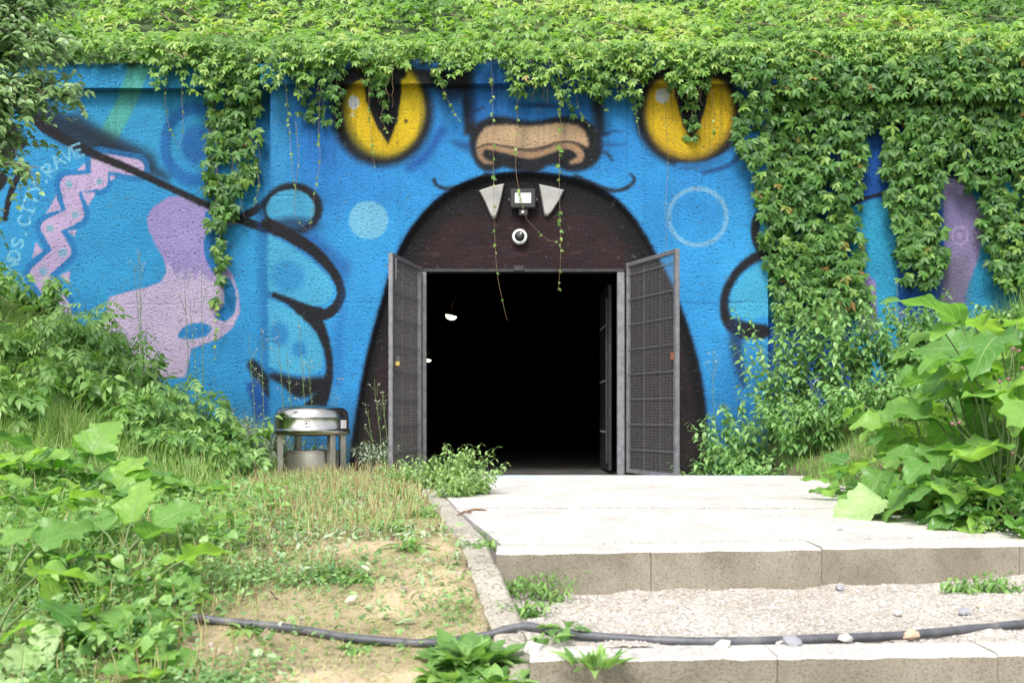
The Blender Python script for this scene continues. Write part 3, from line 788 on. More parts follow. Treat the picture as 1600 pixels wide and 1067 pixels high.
def cornice(x0, x1, yf, zb, zt, parent):
    st = 0.0125
    X = np.arange(x0, x1 + st * .5, st); X[-1] = x1
    prof = []
    def seg(a, b):
        L = math.dist(a, b); n = max(1, int(L / st))
        for k in range(n): prof.append((a[0] + (b[0] - a[0]) * k / n, a[1] + (b[1] - a[1]) * k / n))
    seg((yf + .25, zb), (yf, zb)); seg((yf, zb), (yf, zt - .10)); seg((yf, zt - .10), (yf + .09, zt)); seg((yf + .09, zt), (yf + .6, zt)); prof.append((yf + .6, zt))
    prof = np.array(prof)
    gx = np.tile(X, (len(prof), 1)); gy = np.tile(prof[:, :1], (1, len(X))); gz = np.tile(prof[:, 1:], (1, len(X)))
    gz = gz + (fbm(gx * 3, gy * 3, 3) - .5) * 0.02 * (gz > zt - .05)
    gy = gy + (rng.random(gy.shape) - .5) * 0.006 + (fbm(gx * 2 + 4, gz * 2, 3) - .5) * 0.02
    px, py = to_px(gx, gy, gz)
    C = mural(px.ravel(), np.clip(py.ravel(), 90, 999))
    ny_, nx_ = gx.shape
    idx = np.arange(nx_ * ny_).reshape(ny_, nx_)
    F = np.stack([idx[:-1, :-1], idx[:-1, 1:], idx[1:, 1:], idx[1:, :-1]], -1).reshape(-1, 4)
    V = np.stack([gx, gy, gz], -1).reshape(-1, 3)
    n0 = len(V); V = np.vstack([V, [[x0, yf + .3, (zb + zt) / 2], [x1, yf + .3, (zb + zt) / 2]]]); C = np.vstack([C, C[0], C[nx_ - 1]])
    ef = []
    for r in range(ny_ - 1):
        ef.append((idx[r, 0], idx[r + 1, 0], n0, n0)); ef.append((idx[r + 1, -1], idx[r, -1], n0 + 1, n0 + 1))
    me = mesh('cornice', V, F, M['mural_cornice'], False, None, C)
    # end caps as triangles fans
    o = link('cornice', me, parent)
    m2 = MB(); ring0 = [(x0 + .001, *p) for p in [(yf + .25, zb), (yf + .003, zb + .003), (yf + .003, zt - .1), (yf + .09, zt - .005), (yf + .6, zt - .005), (yf + .6, zb)]]
    ring1 = [(x1 - .001, p[1], p[2]) for p in ring0]
    m2.add(ring0, [tuple(range(6))]); m2.add(ring1, [tuple(range(6))])
    capm = m2.build('cornice_end', M['cap_blue'], o)
    return o
M['cap_blue'] = simple('blue_render', [(0.3, (0.03, 0.17, 0.35)), (0.7, (0.05, 0.24, 0.45))], 20, 0.8, bstr=1, bdist=0.01)
CB, CT = 4.245, 4.545
cornice(-6.1, WL - 0.09, 0.05, CB, CT, mw)
cornice(WL - 0.085, WR + 0.085, -0.11, CB, CT, mw)
cornice(WR + 0.09, 6.1, 0.05, CB, CT, mw)

# door reveal and tunnel
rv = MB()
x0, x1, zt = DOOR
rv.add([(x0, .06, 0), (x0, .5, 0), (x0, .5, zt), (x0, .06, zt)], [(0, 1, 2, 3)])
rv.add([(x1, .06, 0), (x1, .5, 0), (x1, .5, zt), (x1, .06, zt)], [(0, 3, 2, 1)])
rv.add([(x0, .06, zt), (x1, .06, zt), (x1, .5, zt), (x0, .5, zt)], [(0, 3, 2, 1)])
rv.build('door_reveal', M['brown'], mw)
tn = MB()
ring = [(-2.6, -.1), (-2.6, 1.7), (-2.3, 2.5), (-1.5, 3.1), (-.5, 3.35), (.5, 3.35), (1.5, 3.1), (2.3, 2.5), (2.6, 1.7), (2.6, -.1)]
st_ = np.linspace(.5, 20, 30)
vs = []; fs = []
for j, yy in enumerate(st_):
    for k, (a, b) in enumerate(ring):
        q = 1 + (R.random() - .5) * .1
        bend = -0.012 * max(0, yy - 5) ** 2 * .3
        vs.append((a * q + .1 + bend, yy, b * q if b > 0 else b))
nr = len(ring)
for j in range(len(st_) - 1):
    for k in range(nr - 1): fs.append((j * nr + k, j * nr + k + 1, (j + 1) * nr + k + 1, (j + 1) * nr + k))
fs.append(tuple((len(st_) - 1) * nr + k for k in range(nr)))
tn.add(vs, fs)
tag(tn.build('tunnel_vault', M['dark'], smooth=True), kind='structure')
tf = MB(); tf.box((-3, .02, -.3), (3.2, 20.2, -.02)); tag(tf.build('tunnel_floor', M['dark']), kind='structure')
# wall behind the render that closes the tunnel front around the doorway
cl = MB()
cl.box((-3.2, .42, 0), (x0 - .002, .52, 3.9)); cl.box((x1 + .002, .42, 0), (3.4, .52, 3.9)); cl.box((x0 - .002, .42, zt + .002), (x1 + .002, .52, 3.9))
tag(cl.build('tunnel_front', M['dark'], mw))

# ------------------------------------------------------------------ path, steps, kerb
def slab(name, poly, zf, th, mat, nsub=40, kind='structure'):
    """poly: [(x_left(d), x_right(d))] sampled over d list -> gridded top plus skirt"""
    ds, xl, xr = poly
    top = []
    for d, a, b in zip(ds, xl, xr):
        for k in range(nsub + 1):
            x = a + (b - a) * k / nsub
            top.append((x, d - CAM_D, float(zf(d)) + (float(fbm(np.array(x * 9.), np.array(d * 9.), 2)) - .5) * .006))
    n1 = nsub + 1
    V = np.array(top); idx = np.arange(len(V)).reshape(len(ds), n1)
    F = np.stack([idx[:-1, :-1], idx[:-1, 1:], idx[1:, 1:], idx[1:, :-1]], -1).reshape(-1, 4)
    rimi = np.concatenate([idx[0, :], idx[1:, -1], idx[-1, -2::-1], idx[-2:0:-1, 0]])
    low = V[rimi].copy(); low[:, 2] -= th
    n0 = len(V); V = np.vstack([V, low]); m = len(rimi)
    sk = np.array([(rimi[i], n0 + i, n0 + (i + 1) % m, rimi[(i + 1) % m]) for i in range(m)])
    F = np.vstack([F, sk])
    return tag(link(name, mesh(name, V, F, mat, False)), kind=kind)
step1 = lambda x: 5.20 + 0.13 * (x - .15)      # distance of the riser fronts
step2 = lambda x: 3.78 + 0.04 * (x - .15)
d1 = np.linspace(7.27, 11.98, 40)
rag = lambda d: (fbm(np.array([d * 3.]), np.array([1.]), 3)[0] - .5) * .12
slab('path', (d1, [path_left(d) for d in d1], [2.72 + rag(d) for d in d1]), lambda d: plat_z(d), .4, M['path'])
# second slab: near edge follows the skewed riser
def slab2():
    nx_, ny_ = 60, 26
    V = []
    for j in range(ny_ + 1):
        for i in range(nx_ + 1):
            u = i / nx_; t = j / ny_
            xn = path_left(5.35) + .04 + (3.4 - path_left(5.35)) * u
            dn = step1(xn) + .30
            xf = path_left(7.22) + (2.72 - path_left(7.22)) * u
            x = xn + (xf - xn) * t; d = dn + (7.20 - dn) * t
            V.append((x, d - CAM_D, float(plat_z(d)) + (float(fbm(np.array(x * 9.), np.array(d * 9.), 2)) - .5) * .006 - .002))
    V = np.array(V); idx = np.arange(len(V)).reshape(ny_ + 1, nx_ + 1)
    F = np.stack([idx[:-1, :-1], idx[:-1, 1:], idx[1:, 1:], idx[1:, :-1]], -1).reshape(-1, 4)
    rimi = np.concatenate([idx[0, :], idx[1:, -1], idx[-1, -2::-1], idx[-2:0:-1, 0]])
    low = V[rimi].copy(); low[:, 2] -= .3
    n0 = len(V); V = np.vstack([V, low]); m = len(rimi)
    F = np.vstack([F, np.array([(rimi[i], n0 + i, n0 + (i + 1) % m, rimi[(i + 1) % m]) for i in range(m)])])
    return tag(link('path', mesh('path', V, F, M['path'], False)), kind='structure')
pth = slab2()

def block(mb, a, b, c, e, z0, z1, bev=.010):
    """a,b front corners (x,d); c,e back corners, rough top edge"""
    n = 14
    front = [(a[0] + (b[0] - a[0]) * k / n, a[1] + (b[1] - a[1]) * k / n) for k in range(n + 1)]
    back = [(c[0] + (e[0] - c[0]) * k / n, c[1] + (e[1] - c[1]) * k / n) for k in range(n + 1)]
    vs = []; fs = []
    for k in range(n + 1):
        j = (R.random() - .5) * .006; j2 = (R.random() - .5) * .006
        fx, fd = front[k]; bx_, bd = back[k]
        vs += [(fx, fd - CAM_D, z0), (fx, fd - CAM_D + j, z1 - bev + j2), (fx, fd - CAM_D + bev + j, z1 + j2), (bx_, bd - CAM_D, z1), (bx_, bd - CAM_D, z0)]
    for k in range(n):
        for q in range(4): fs.append((k * 5 + q, (k + 1) * 5 + q, (k + 1) * 5 + q + 1, k * 5 + q + 1))
    fs.append((0, 1, 2, 3, 4)); fs.append(tuple(n * 5 + i for i in (4, 3, 2, 1, 0)))
    mb.add(vs, fs)

def step(name, fn, z0, z1, joints, depth, label):
    root = empty(name, (joints[0], fn(joints[0]) - CAM_D, z0), label, 'step', 'concrete steps of the path')
    for k in range(len(joints) - 1):
        a = joints[k] + .0015; b = joints[k + 1] - .0015
        mb = MB(root.location)
        off = .004 * (R.random() - .5)
        block(mb, (a, fn(a) + off), (b, fn(b) + off), (a, fn(a) + depth), (b, fn(b) + depth), z0, z1 + off)
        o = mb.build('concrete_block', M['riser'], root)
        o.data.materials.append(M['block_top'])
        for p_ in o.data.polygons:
            if abs(p_.normal.z) > .5: p_.material_index = 1  # same block: brighter lit tone painted on the top, shaded tone on the front
    return root
j1 = lambda px, d: (px - 800) * d / FPX
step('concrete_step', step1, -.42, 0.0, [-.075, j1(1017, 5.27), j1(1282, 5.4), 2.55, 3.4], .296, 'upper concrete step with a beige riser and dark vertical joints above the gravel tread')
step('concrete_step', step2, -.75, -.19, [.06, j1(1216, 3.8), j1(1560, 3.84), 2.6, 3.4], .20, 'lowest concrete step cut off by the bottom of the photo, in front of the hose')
# gravel tread between them
def tread():
    nx_, ny_ = 90, 44
    V = []
    for j in range(ny_ + 1):
        for i in range(nx_ + 1):
            u = i / nx_; t = j / ny_
            d = 3.96 + (5.24 - 3.96) * t
            xl = path_left(d) - .03; x = xl + (3.4 - xl) * u
            d = step2(x) + .16 + (step1(x) + .02 - step2(x) - .16) * t; x = max(x, path_left(d) - .03)
            z = -.197 + (float(fbm(np.array(x * 5.), np.array(d * 5.), 3)) - .5) * .05 + .05 * max(0, x - 1.4) / 1.4 * t
            V.append((x, d - CAM_D, z))
    V = np.array(V); idx = np.arange(len(V)).reshape(ny_ + 1, nx_ + 1)
    F = np.stack([idx[:-1, :-1], idx[:-1, 1:], idx[1:, 1:], idx[1:, :-1]], -1).reshape(-1, 4)
    return tag(link('gravel_path', mesh('gravel_path', V, F, M['gravelbase'], True)), kind='structure'), V
_, TV = tread()
lw = MB(); lw.box((.3, -11.9, -1.2), (3.5, -8.25, -.76)); tag(lw.build('lower_path', M['gravelbase']), kind='structure')

# kerb along the left side of the path: stones butted end to end
kb = empty('path_kerb', (path_left(8), 8 - CAM_D, 0), 'narrow pale concrete kerb running diagonally beside the steps and the sandy verge', 'kerb')
dd_ = [2.9, 3.55, 4.35, 5.2, 6.1, 7.05, 8.0, 9.0, 10.0, 11.0]
KZ = lambda d: float(np.where(d < 5.6, -(5.6 - d) * 0.165, (d - 5.6) * 0.012)) + .018
for a, b in zip(dd_[:-1], dd_[1:]):
    mb = MB(kb.location)
    n = 10; vs = []; fs = []
    for k in range(n + 1):
        d = a + .006 + (b - a - .012) * k / n; xr = path_left(d) - .004; xl = xr - .135
        z = KZ(d); j = (R.random() - .5) * .01; j2 = (R.random() - .5) * .01
        vs += [(xl, d - CAM_D, z - .3), (xl + j, d - CAM_D, z - .012), (xl + .014 + j, d - CAM_D, z), (xr - .014 + j2, d - CAM_D, z), (xr + j2, d - CAM_D, z - .012), (xr, d - CAM_D, z - .4)]
    for k in range(n):
        for q in range(5): fs.append((k * 6 + q, k * 6 + q + 1, (k + 1) * 6 + q + 1, (k + 1) * 6 + q))
    fs.append((0, 1, 2, 3, 4, 5)); fs.append(tuple(n * 6 + i for i in (5, 4, 3, 2, 1, 0)))
    mb.add(vs, fs); mb.build('kerb_stone', M['kerb'], kb)

# stones
def stone_mesh(seed, mat):
    r = np.random.default_rng(seed)
    import bmesh
    bm = bmesh.new(); bmesh.ops.create_icosphere(bm, subdivisions=1, radius=1)
    sc = np.array([1, r.uniform(.6, .9), r.uniform(.4, .7)])
    for v in bm.verts:
        k = r.uniform(.72, 1.15); v.co = Vector((v.co.x * sc[0] * k, v.co.y * sc[1] * k, v.co.z * sc[2] * k))
    me = bpy.data.meshes.new('stone'); bm.to_mesh(me); bm.free(); me.materials.append(mat)
    return me
def tread_z(x, d):
    i = np.argmin((TV[:, 0] - x) ** 2 + (TV[:, 1] - (d - CAM_D)) ** 2); return TV[i, 2]
stones = [(1424, 995, .035, 'stone_o', 'tan wedge-shaped stone leaning on the front of the grey hose'), (1238, 1004, .040, 'stone_g', 'grey stone touching the front of the hose'),
          (1215, 1002, .028, 'stone', 'white stone just left of the grey stone at the hose'), (1322, 1001, .034, 'stone', 'whitish stone in front of the hose, left of the tan wedge stone'),
          (1128, 1008, .036, 'stone', 'pale pointed stone in front of the middle of the hose'), (832, 1012, .040, 'stone', 'rounded white stone beside the kerb end in front of the hose'),
          (1506, 968, .032, 'stone_g', 'flat grey-brown stone behind the right end of the hose'), (1532, 952, .024, 'stone_o', 'small orange stone behind the right end of the hose'),
          (1403, 960, .026, 'stone', 'pale stone on the gravel right of centre behind the hose'), (1050, 905, .026, 'stone_g', 'small grey stone at the foot of the upper riser'),
          (1312, 921, .028, 'stone_g', 'dark grey stone at the foot of the upper riser on the right'), (1372, 908, .034, 'stone', 'white stone against the foot of the upper riser'),
          (1314, 832, .022, 'stone_g', 'small grey stone lying on the upper slab'), (1390, 829, .018, 'stone_g', 'dark chip of stone on the upper slab near the burdock')]
for k, (px, py, r_, mt, lb) in enumerate(stones):
    # distance from the ground height it lies on
    zg = 0.0 if py < 850 else -.195
    d = (EYE - zg) * FPX / (py - 650)
    d -= .05 if py > 985 else 0
    x = (px - 800) * d / FPX
    r_ *= 1.15; z = (zg if py < 850 else tread_z(x, d)) + r_ * (.5 if py > 985 else .4)
    o = link('stone', stone_mesh(100 + k, M[mt]), None, (x, d - CAM_D, z), (R.uniform(-.3, .3), R.uniform(-.3, .3), R.uniform(0, 6)), r_)
    tag(o, lb, 'stone', 'loose stones on the steps')

def merge(protos, Pn, Rm, Sc, which=None, rnd=None):
    """protos: list of (v, f, lu, lv); copies each at P with rotation R and scale"""
    n = len(Pn)
    if which is None: which = rng.integers(0, len(protos), n)
    if rnd is None: rnd = rng.random(n)
    Vs = []; Fs = []; A = {'rnd': [], 'lu': [], 'lv': []}; off = 0
    for k, (v, f, lu, lv) in enumerate(protos):
        m = np.nonzero(which == k)[0]
        if not len(m): continue
        s = Sc[m]; s = s[:, None, None] if s.ndim == 1 else s[:, None, :]
        vv = (v[None] * s)
        vv = np.einsum('nij,nkj->nki', Rm[m], vv) + Pn[m][:, None, :]
        Vs.append(vv.reshape(-1, 3))
        Fs.append((f[None] + (np.arange(len(m)) * len(v))[:, None, None] + off).reshape(-1, f.shape[1]))
        A['rnd'].append(np.repeat(rnd[m], len(v))); A['lu'].append(np.tile(lu, len(m))); A['lv'].append(np.tile(lv, len(m)))
        off += len(m) * len(v)
    return np.vstack(Vs), np.vstack(Fs), {k: np.concatenate(v) for k, v in A.items()}

def frames(nrm, dr):
    z = nrm / np.linalg.norm(nrm, axis=1)[:, None]
    y = dr - (dr * z).sum(1)[:, None] * z; y /= np.linalg.norm(y, axis=1)[:, None] + 1e-9
    x = np.cross(y, z)
    return np.stack([x, y, z], -1)

# gravel
gp = []
for k in range(4):
    me = stone_mesh(40 + k, M['stone'])
    v = np.array([tuple(a.co) for a in me.vertices]); f = np.array([tuple(p.vertices) for p in me.polygons])
    gp.append((v, f, np.zeros(len(v)), np.zeros(len(v)))); bpy.data.meshes.remove(me)
def gravel_mat():
    m, nt, p = new_mat('gravel_stones')
    at = N(nt, 'ShaderNodeAttribute', attribute_name='rnd')
    nt.links.new(ramp(nt, at.outputs['Fac'], [(0, (.30, .29, .29)), (.2, (.34, .32, .29)), (.5, (.48, .455, .42)), (.93, (.60, .58, .55)), (1, (.42, .29, .18))]), p.inputs['Base Color'])
    p.inputs['Roughness'].default_value = .9
    return m
M['gravel'] = gravel_mat()
ng = 15000
ii = rng.integers(0, len(TV), ng)
P_ = TV[ii] + np.stack([rng.uniform(-.02, .02, ng), rng.uniform(-.02, .02, ng), np.zeros(ng)], -1)
az = rng.uniform(0, 2 * PI, ng)
Rm = frames(np.stack([rng.normal(0, .2, ng), rng.normal(0, .2, ng), np.ones(ng)], -1), np.stack([np.cos(az), np.sin(az), np.zeros(ng)], -1))
sc_ = rng.uniform(.002, .0055, ng) * np.where(rng.random(ng) > .93, 2.1, 1)
# extra debris near the riser foot and loose chips on the upper slab
V_, F_, A_ = merge(gp, P_, Rm, sc_)
tag(link('gravel', mesh('gravel', V_, F_, M['gravel'], False, A_)), 'whitish crushed gravel covering the tread between the two steps', 'gravel', kind='stuff')
ng = 420
P_ = np.stack([rng.uniform(.0, 2.9, ng), rng.uniform(5.6, 9.5, ng) - CAM_D, np.zeros(ng)], -1)
P_[:, 2] = plat_z(P_[:, 1] + CAM_D) + .002
P_[:200, 0] = 2.75 - np.abs(rng.normal(0, .25, 200)); P_[:200, 1] = rng.uniform(5.6, 7.0, 200) - CAM_D
az = rng.uniform(0, 2 * PI, ng)
Rm = frames(np.stack([rng.normal(0, .2, ng), rng.normal(0, .2, ng), np.ones(ng)], -1), np.stack([np.cos(az), np.sin(az), np.zeros(ng)], -1))
V_, F_, A_ = merge(gp, P_, Rm, rng.uniform(.002, .007, ng), rnd=rng.uniform(0, .5, ng))
tag(link('grit', mesh('grit', V_, F_, M['gravel'], False, A_)), 'loose grit scattered on the pale upper slabs', 'grit', kind='stuff')

# ------------------------------------------------------------------ hose
hp = [(300, 962, 1), (355, 969, 1), (420, 975, 1), (480, 983, 1), (540, 993, 1), (600, 999, 1), (650, 1002, 1), (700, 1000, 1), (760, 990, 1), (815, 981, 2), (860, 983, 0), (900, 989, 0), (960, 994, 0), (1030, 998, 0), (1100, 1000, 0), (1180, 999, 0), (1260, 996, 0), (1340, 993, 0), (1420, 989, 0), (1500, 982, 0), (1560, 976, 0), (1620, 969, 0), (1720, 955, 0)]
pts = []
for (px, py, k) in hp:
    d = 4.2
    for _ in range(30):
        x = (px - 800) * d / FPX
        if k == 1: zg = -(5.6 - d) * .17
        elif k == 2: zg = KZ(d)
        else: zg = -.195
        d = (EYE - zg - .02) * FPX / (py - 650)
    x = (px - 800) * d / FPX
    pts.append((x, d - CAM_D, zg + .015 + (.012 if k == 2 else 0)))
pc = []
P3 = [Vector(p) for p in pts]
for i in range(len(P3) - 1):
    a, b, c, d = P3[max(i - 1, 0)], P3[i], P3[i + 1], P3[min(i + 2, len(P3) - 1)]
    for k in range(5):
        t = k / 5
        pc.append(0.5 * ((2 * b) + (c - a) * t + (2 * a - 5 * b + 4 * c - d) * t * t + (3 * b - a - 3 * c + d) * t ** 3))
hb = MB(P3[0]); hb.tube(pc, [.0165 + .0012 * math.sin(i * .9) * math.sin(i * .37) for i in range(len(pc))], 16); tag(hb.build('garden_hose', M['rubber'], smooth=True), 'thick dark grey rubber hose lying across the sand and the gravel step', 'hose')

# ------------------------------------------------------------------ gates
def gate(hx, hy, ang, L, H, z0, label, side):
    root = empty('gate_leaf', (hx, hy, z0), label, 'gate', 'open mesh gate leaves')
    root.rotation_euler = (0, 0, ang)       # leaf runs along local +x from the hinge
    w = .05
    def bx(name, a, b, mat=M['galv'], bev=.003, par=root):
        mb = MB(); mb.box(a, b, bev=bev); return mb.build(name, mat, par)
    bx('frame_post', (0, -.02, 0), (.035, .02, H)); bx('frame_post', (L - w, -.022, 0), (L, .022, H))
    bx('frame_rail', (.036, -.019, H - .045), (L - w - .001, .019, H - .001)); bx('frame_rail', (.036, -.019, .001), (L - w - .001, .019, .04))
    mb = MB()
    x = .05
    while x < L - w - .01:
        mb.box((x, -.0015, .04), (x + .0028, .0015, H - .045)); x += .030
    mb.build('wire_mesh', M['wire'], root)
    mb = MB()
    z = .055
    while z < H - .06:
        mb.box((.036, .002, z), (L - w, .005, z + .003)); z += .030
    mb.build('wire_mesh', M['wire'], root)
    z = .25
    while z < H - .1:
        mb = MB(); mb.box((.036, -.010, z), (L - w, -.003, z + .008)); mb.build('cross_bar', M['galv'], root); z += .27
    for fx in (.33, .66):
        mb = MB(); mb.box((L * fx, .0075, .04), (L * fx + .007, .013, H - .045)); mb.build('upright_bar', M['wire'], root)
    mb = MB(); mb.box((L - w - .05, -.030, 1.18), (L - w + .015, -.0225, 1.25)); mb.build('lock_plate', M['rust'], root)
    for zz in (.35, H - .45):
        mb = MB(); mb.tube([(-.012, 0, zz), (-.012, 0, zz + .12)], .012, 10); mb.build('hinge', M['steel_dark'], root, True)
    return root
A1 = math.atan2(-1.09, -.205)
gl = gate(-1.0, -.03, A1, 1.11, 2.235, .03, 'left grey steel mesh gate leaf swung open beside the dark doorway', -1)
# small bolt on top of the left leaf and the padlock hanging on it
mb = MB(); mb.tube([(1.035, .034, 2.19), (1.035, .034, 1.98)], .009, 8); mb.tube([(1.035, .034, 2.07), (1.0, .05, 2.06)], .006, 6); mb.build('drop_bolt', M['galv'], gl, True)
M1 = gl.matrix_basis.copy()
lockp = Vector(gl.location) + Matrix.Rotation(A1, 3, 'Z') @ Vector((1.03, .05, 1.17))
pk = empty('padlock', lockp, 'small brass padlock hanging on the outer edge of the left gate leaf', 'padlock')
mb = MB(); mb.box((-.022, -.012, -.055), (.022, .012, -.012), bev=.004); mb.build('body', M['brass'], pk)
mb = MB(); mb.tube([(-.014, 0, -.014), (-.014, 0, .018), (-.008, 0, .030), (0, 0, .034), (.008, 0, .030), (.014, 0, .018), (.014, 0, -.014)], .004, 8); mb.build('shackle', M['galv'], pk, True)
A2 = math.atan2(-math.cos(math.radians(20)), math.sin(math.radians(20)))
gr = gate(1.262, -.03, A2, 1.13, 2.28, .03, 'right grey steel mesh gate leaf with a rusty lock plate, swung open towards the path', 1)

df = empty('door_frame', (0.12, .05, 0), 'grey steel door frame fixed in the tunnel doorway', 'door frame')
mb = MB(df.location); mb.box((DOOR[0] + .002, .03, 0), (DOOR[0] + .045, .11, DOOR[2] - .04), bev=.004); mb.build('frame_post', M['galv'], df)
mb = MB(df.location); mb.box((DOOR[1] - .085, .03, 0), (DOOR[1] - .004, .11, DOOR[2] - .04), bev=.004); mb.build('frame_post', M['galv'], df)
mb = MB(df.location); mb.box((DOOR[0] + .002, .035, DOOR[2] - .038), (DOOR[1] - .004, .10, DOOR[2] - .003), bev=.004); mb.build('frame_head', M['steel_dark'], df)
mb = MB(df.location); mb.box((.02, .015, DOOR[2] - .03), (.13, .034, DOOR[2] + .03), bev=.004); mb.build('latch_keep', M['steel_dark'], df)
# inner door leaf standing open inside on the right
idr = empty('inner_door', (1.13, .5, 0), 'dark steel inner door standing open inside the tunnel on the right', 'door')
mb = MB(idr.location); mb.box((1.10, .54, .02), (1.14, 1.75, 2.15), bev=.004); mb.build('door_panel', M['steel_dark'], idr)
mb = MB(idr.location)
for zz in (.45, 1.05, 1.7):
    for k in range(9):
        mb.box((1.092, .66 + k * .12, zz), (1.0995, .675 + k * .12, zz + .02))
tag(mb.build('rivets', M['galv'], idr), kind='stuff')
mb = MB(idr.location); mb.box((1.075, .60, .1), (1.099, .63, 2.0), bev=.003); mb.build('edge_strip', M['steel_dark'], idr)

# ------------------------------------------------------------------ tympanum fittings
def fang(pts, label):
    o = W(*pts[0], -.0)
    vs = [W(a, b, .045) for a, b in pts]
    c = sum(vs, Vector()) / len(vs)
    mb = MB(c)
    n = len(vs)
    out = [v.copy() for v in vs]
    inn = [v + (c - v) * .12 + Vector((0, -.022, 0)) for v in vs]
    bk = [v + Vector((0, .03, 0)) for v in vs]
    ridge = c + Vector((0, -.035, .03))
    mb.add(bk + out + inn, [tuple(range(n))] + [(i, (i + 1) % n, n + (i + 1) % n, n + i) for i in range(n)] + [(n + i, n + (i + 1) % n, 2 * n + (i + 1) % n, 2 * n + i) for i in range(n)] + [tuple(2 * n + i for i in range(n))])
    tag(mb.build('fang', M['fang'], smooth=True), label, 'fang', 'white fangs above the door')
fang([(748, 298), (768, 291), (788, 287), (785, 304), (779, 328), (775, 340), (770, 342), (766, 336), (757, 315)], 'white tapering fang left of the floodlight above the door')
fang([(842, 288), (862, 292), (882, 297), (875, 312), (862, 332), (856, 338), (851, 337), (849, 328), (845, 306)], 'white tapering fang right of the floodlight above the door')

c = W(817, 311, 0.0)
fl = empty('floodlight', c + Vector((0, .05, 0)), 'black LED floodlight with a white rectangular glass between the two fangs', 'floodlight')
mb = MB(fl.location); mb.box((c.x - .14, -.035, c.z - .105), (c.x + .14, .03, c.z + .11), bev=.012); mb.build('housing', M['black'], fl)
mb = MB(fl.location); mb.box((c.x - .088, -.043, c.z - .055), (c.x + .09, -.0355, c.z + .058), bev=.002); mb.build('glass', M['lampglass'], fl)
mb = MB(fl.location)
mb.box((c.x - .16, .03, c.z - .02), (c.x - .1405, .04, c.z + .02)); mb.box((c.x + .1405, .03, c.z - .02), (c.x + .16, .04, c.z + .02)); mb.build('bracket', M['black'], fl)
for sx in (-.155, .155):
    mb = MB(fl.location); mb.lathe([(.0, -.006), (.006, -.005), (.007, 0), (.007, .004)], (0, 0, 0), 10, Matrix.Translation((c.x + sx, .022, c.z)) @ Matrix.Rotation(PI / 2, 4, 'X')); mb.build('screw', M['white'], fl, True)
mb = MB(fl.location); mb.box((c.x - .045, -.02, c.z - .185), (c.x + .055, .045, c.z - .112), bev=.008); sn = mb.build('motion_sensor', M['black'], fl)
mb = MB(fl.location); mb.lathe([(0, -.02), (.012, -.017), (.018, -.006), (.019, .004)], (0, 0, 0), 16, Matrix.Translation((c.x + .0, -.022, c.z - .15)) @ Matrix.Rotation(PI / 2, 4, 'X') @ Matrix.Scale(-1, 4, (0, 0, 1))); mb.build('sensor_lens', M['white'], fl, True)
c = W(812, 370, 0.03)
cc = empty('dome_camera', c, 'round white dome security camera with a dark lens under the floodlight', 'camera')
RX = Matrix.Translation(c) @ Matrix.Rotation(PI / 2, 4, 'X')
mb = MB(c); mb.lathe([(.084, -.05), (.084, .012), (.078, .026), (.066, .032), (.056, .030), (.054, .024)], n=40, M=RX); mb.build('ring_housing', M['white'], cc, True)
mb = MB(c); mb.lathe([(.054, .023), (.050, .036), (.038, .050), (.02, .058), (0.0001, .060)], n=32, M=RX); mb.build('dome', M['black'], cc, True)
mb = MB(c + Vector((0, 0, 0))); mb.lathe([(.022, .05), (.020, .066), (.012, .068), (.0001, .066)], n=20, M=Matrix.Translation((.0, 0, -.008)) @ RX); mb.build('lens', M['steel_dark'], cc, True)
mb = MB(c); mb.lathe([(.0001, .0608), (.008, .0600), (.010, .058)], n=12, M=Matrix.Translation((.012, 0, .028)) @ RX); mb.build('lens_glint_disc', M['white'], cc, True)
for an in (.8, 2.5, 4.0, 5.6):
    mb = MB(c); mb.lathe([(.0001, .0305), (.004, .030), (.004, .025)], n=8, M=Matrix.Translation((.071 * math.cos(an), 0, .071 * math.sin(an))) @ RX); mb.build('screw', M['steel_dark'], cc)

# lamps in the tunnel
def tunnel_lamp(px, py, y, r, label):
    c = W(px, py, y)
    lp = empty('tunnel_lamp', c, label, 'lamp', 'lit lamps inside the tunnel')
    mb = MB(c); T_ = Matrix.Translation(c) @ Matrix.Rotation(math.radians(12), 4, 'Y')
    mb.lathe([(r * .35, r * 1.2), (r * .9, r * .5), (r * 1.08, .02), (r * 1.08, 0)], n=20, M=T_); mb.build('shade', M['steel_dark'], lp, True)
    mb = MB(c); mb.lathe([(r, 0), (r * .95, -r * .3), (r * .7, -r * .6), (r * .35, -r * .75), (.0001, -r * .8)], n=20, M=T_); mb.build('bulb', M['bulb'], lp, True)
    mb = MB(c); mb.tube([c + Vector((0, 0, r * 1.1)), c + Vector((.03, 0, r * 2.2)), c + Vector((.08, 0, r * 3.2))], .012, 6); mb.build('bracket', M['rust'], lp)
tunnel_lamp(705, 493, 6.0, .095, 'larger lit lamp hanging inside the tunnel')
tunnel_lamp(668, 561, 9.0, .075, 'smaller lit lamp deeper in the tunnel beside the left gate leaf')

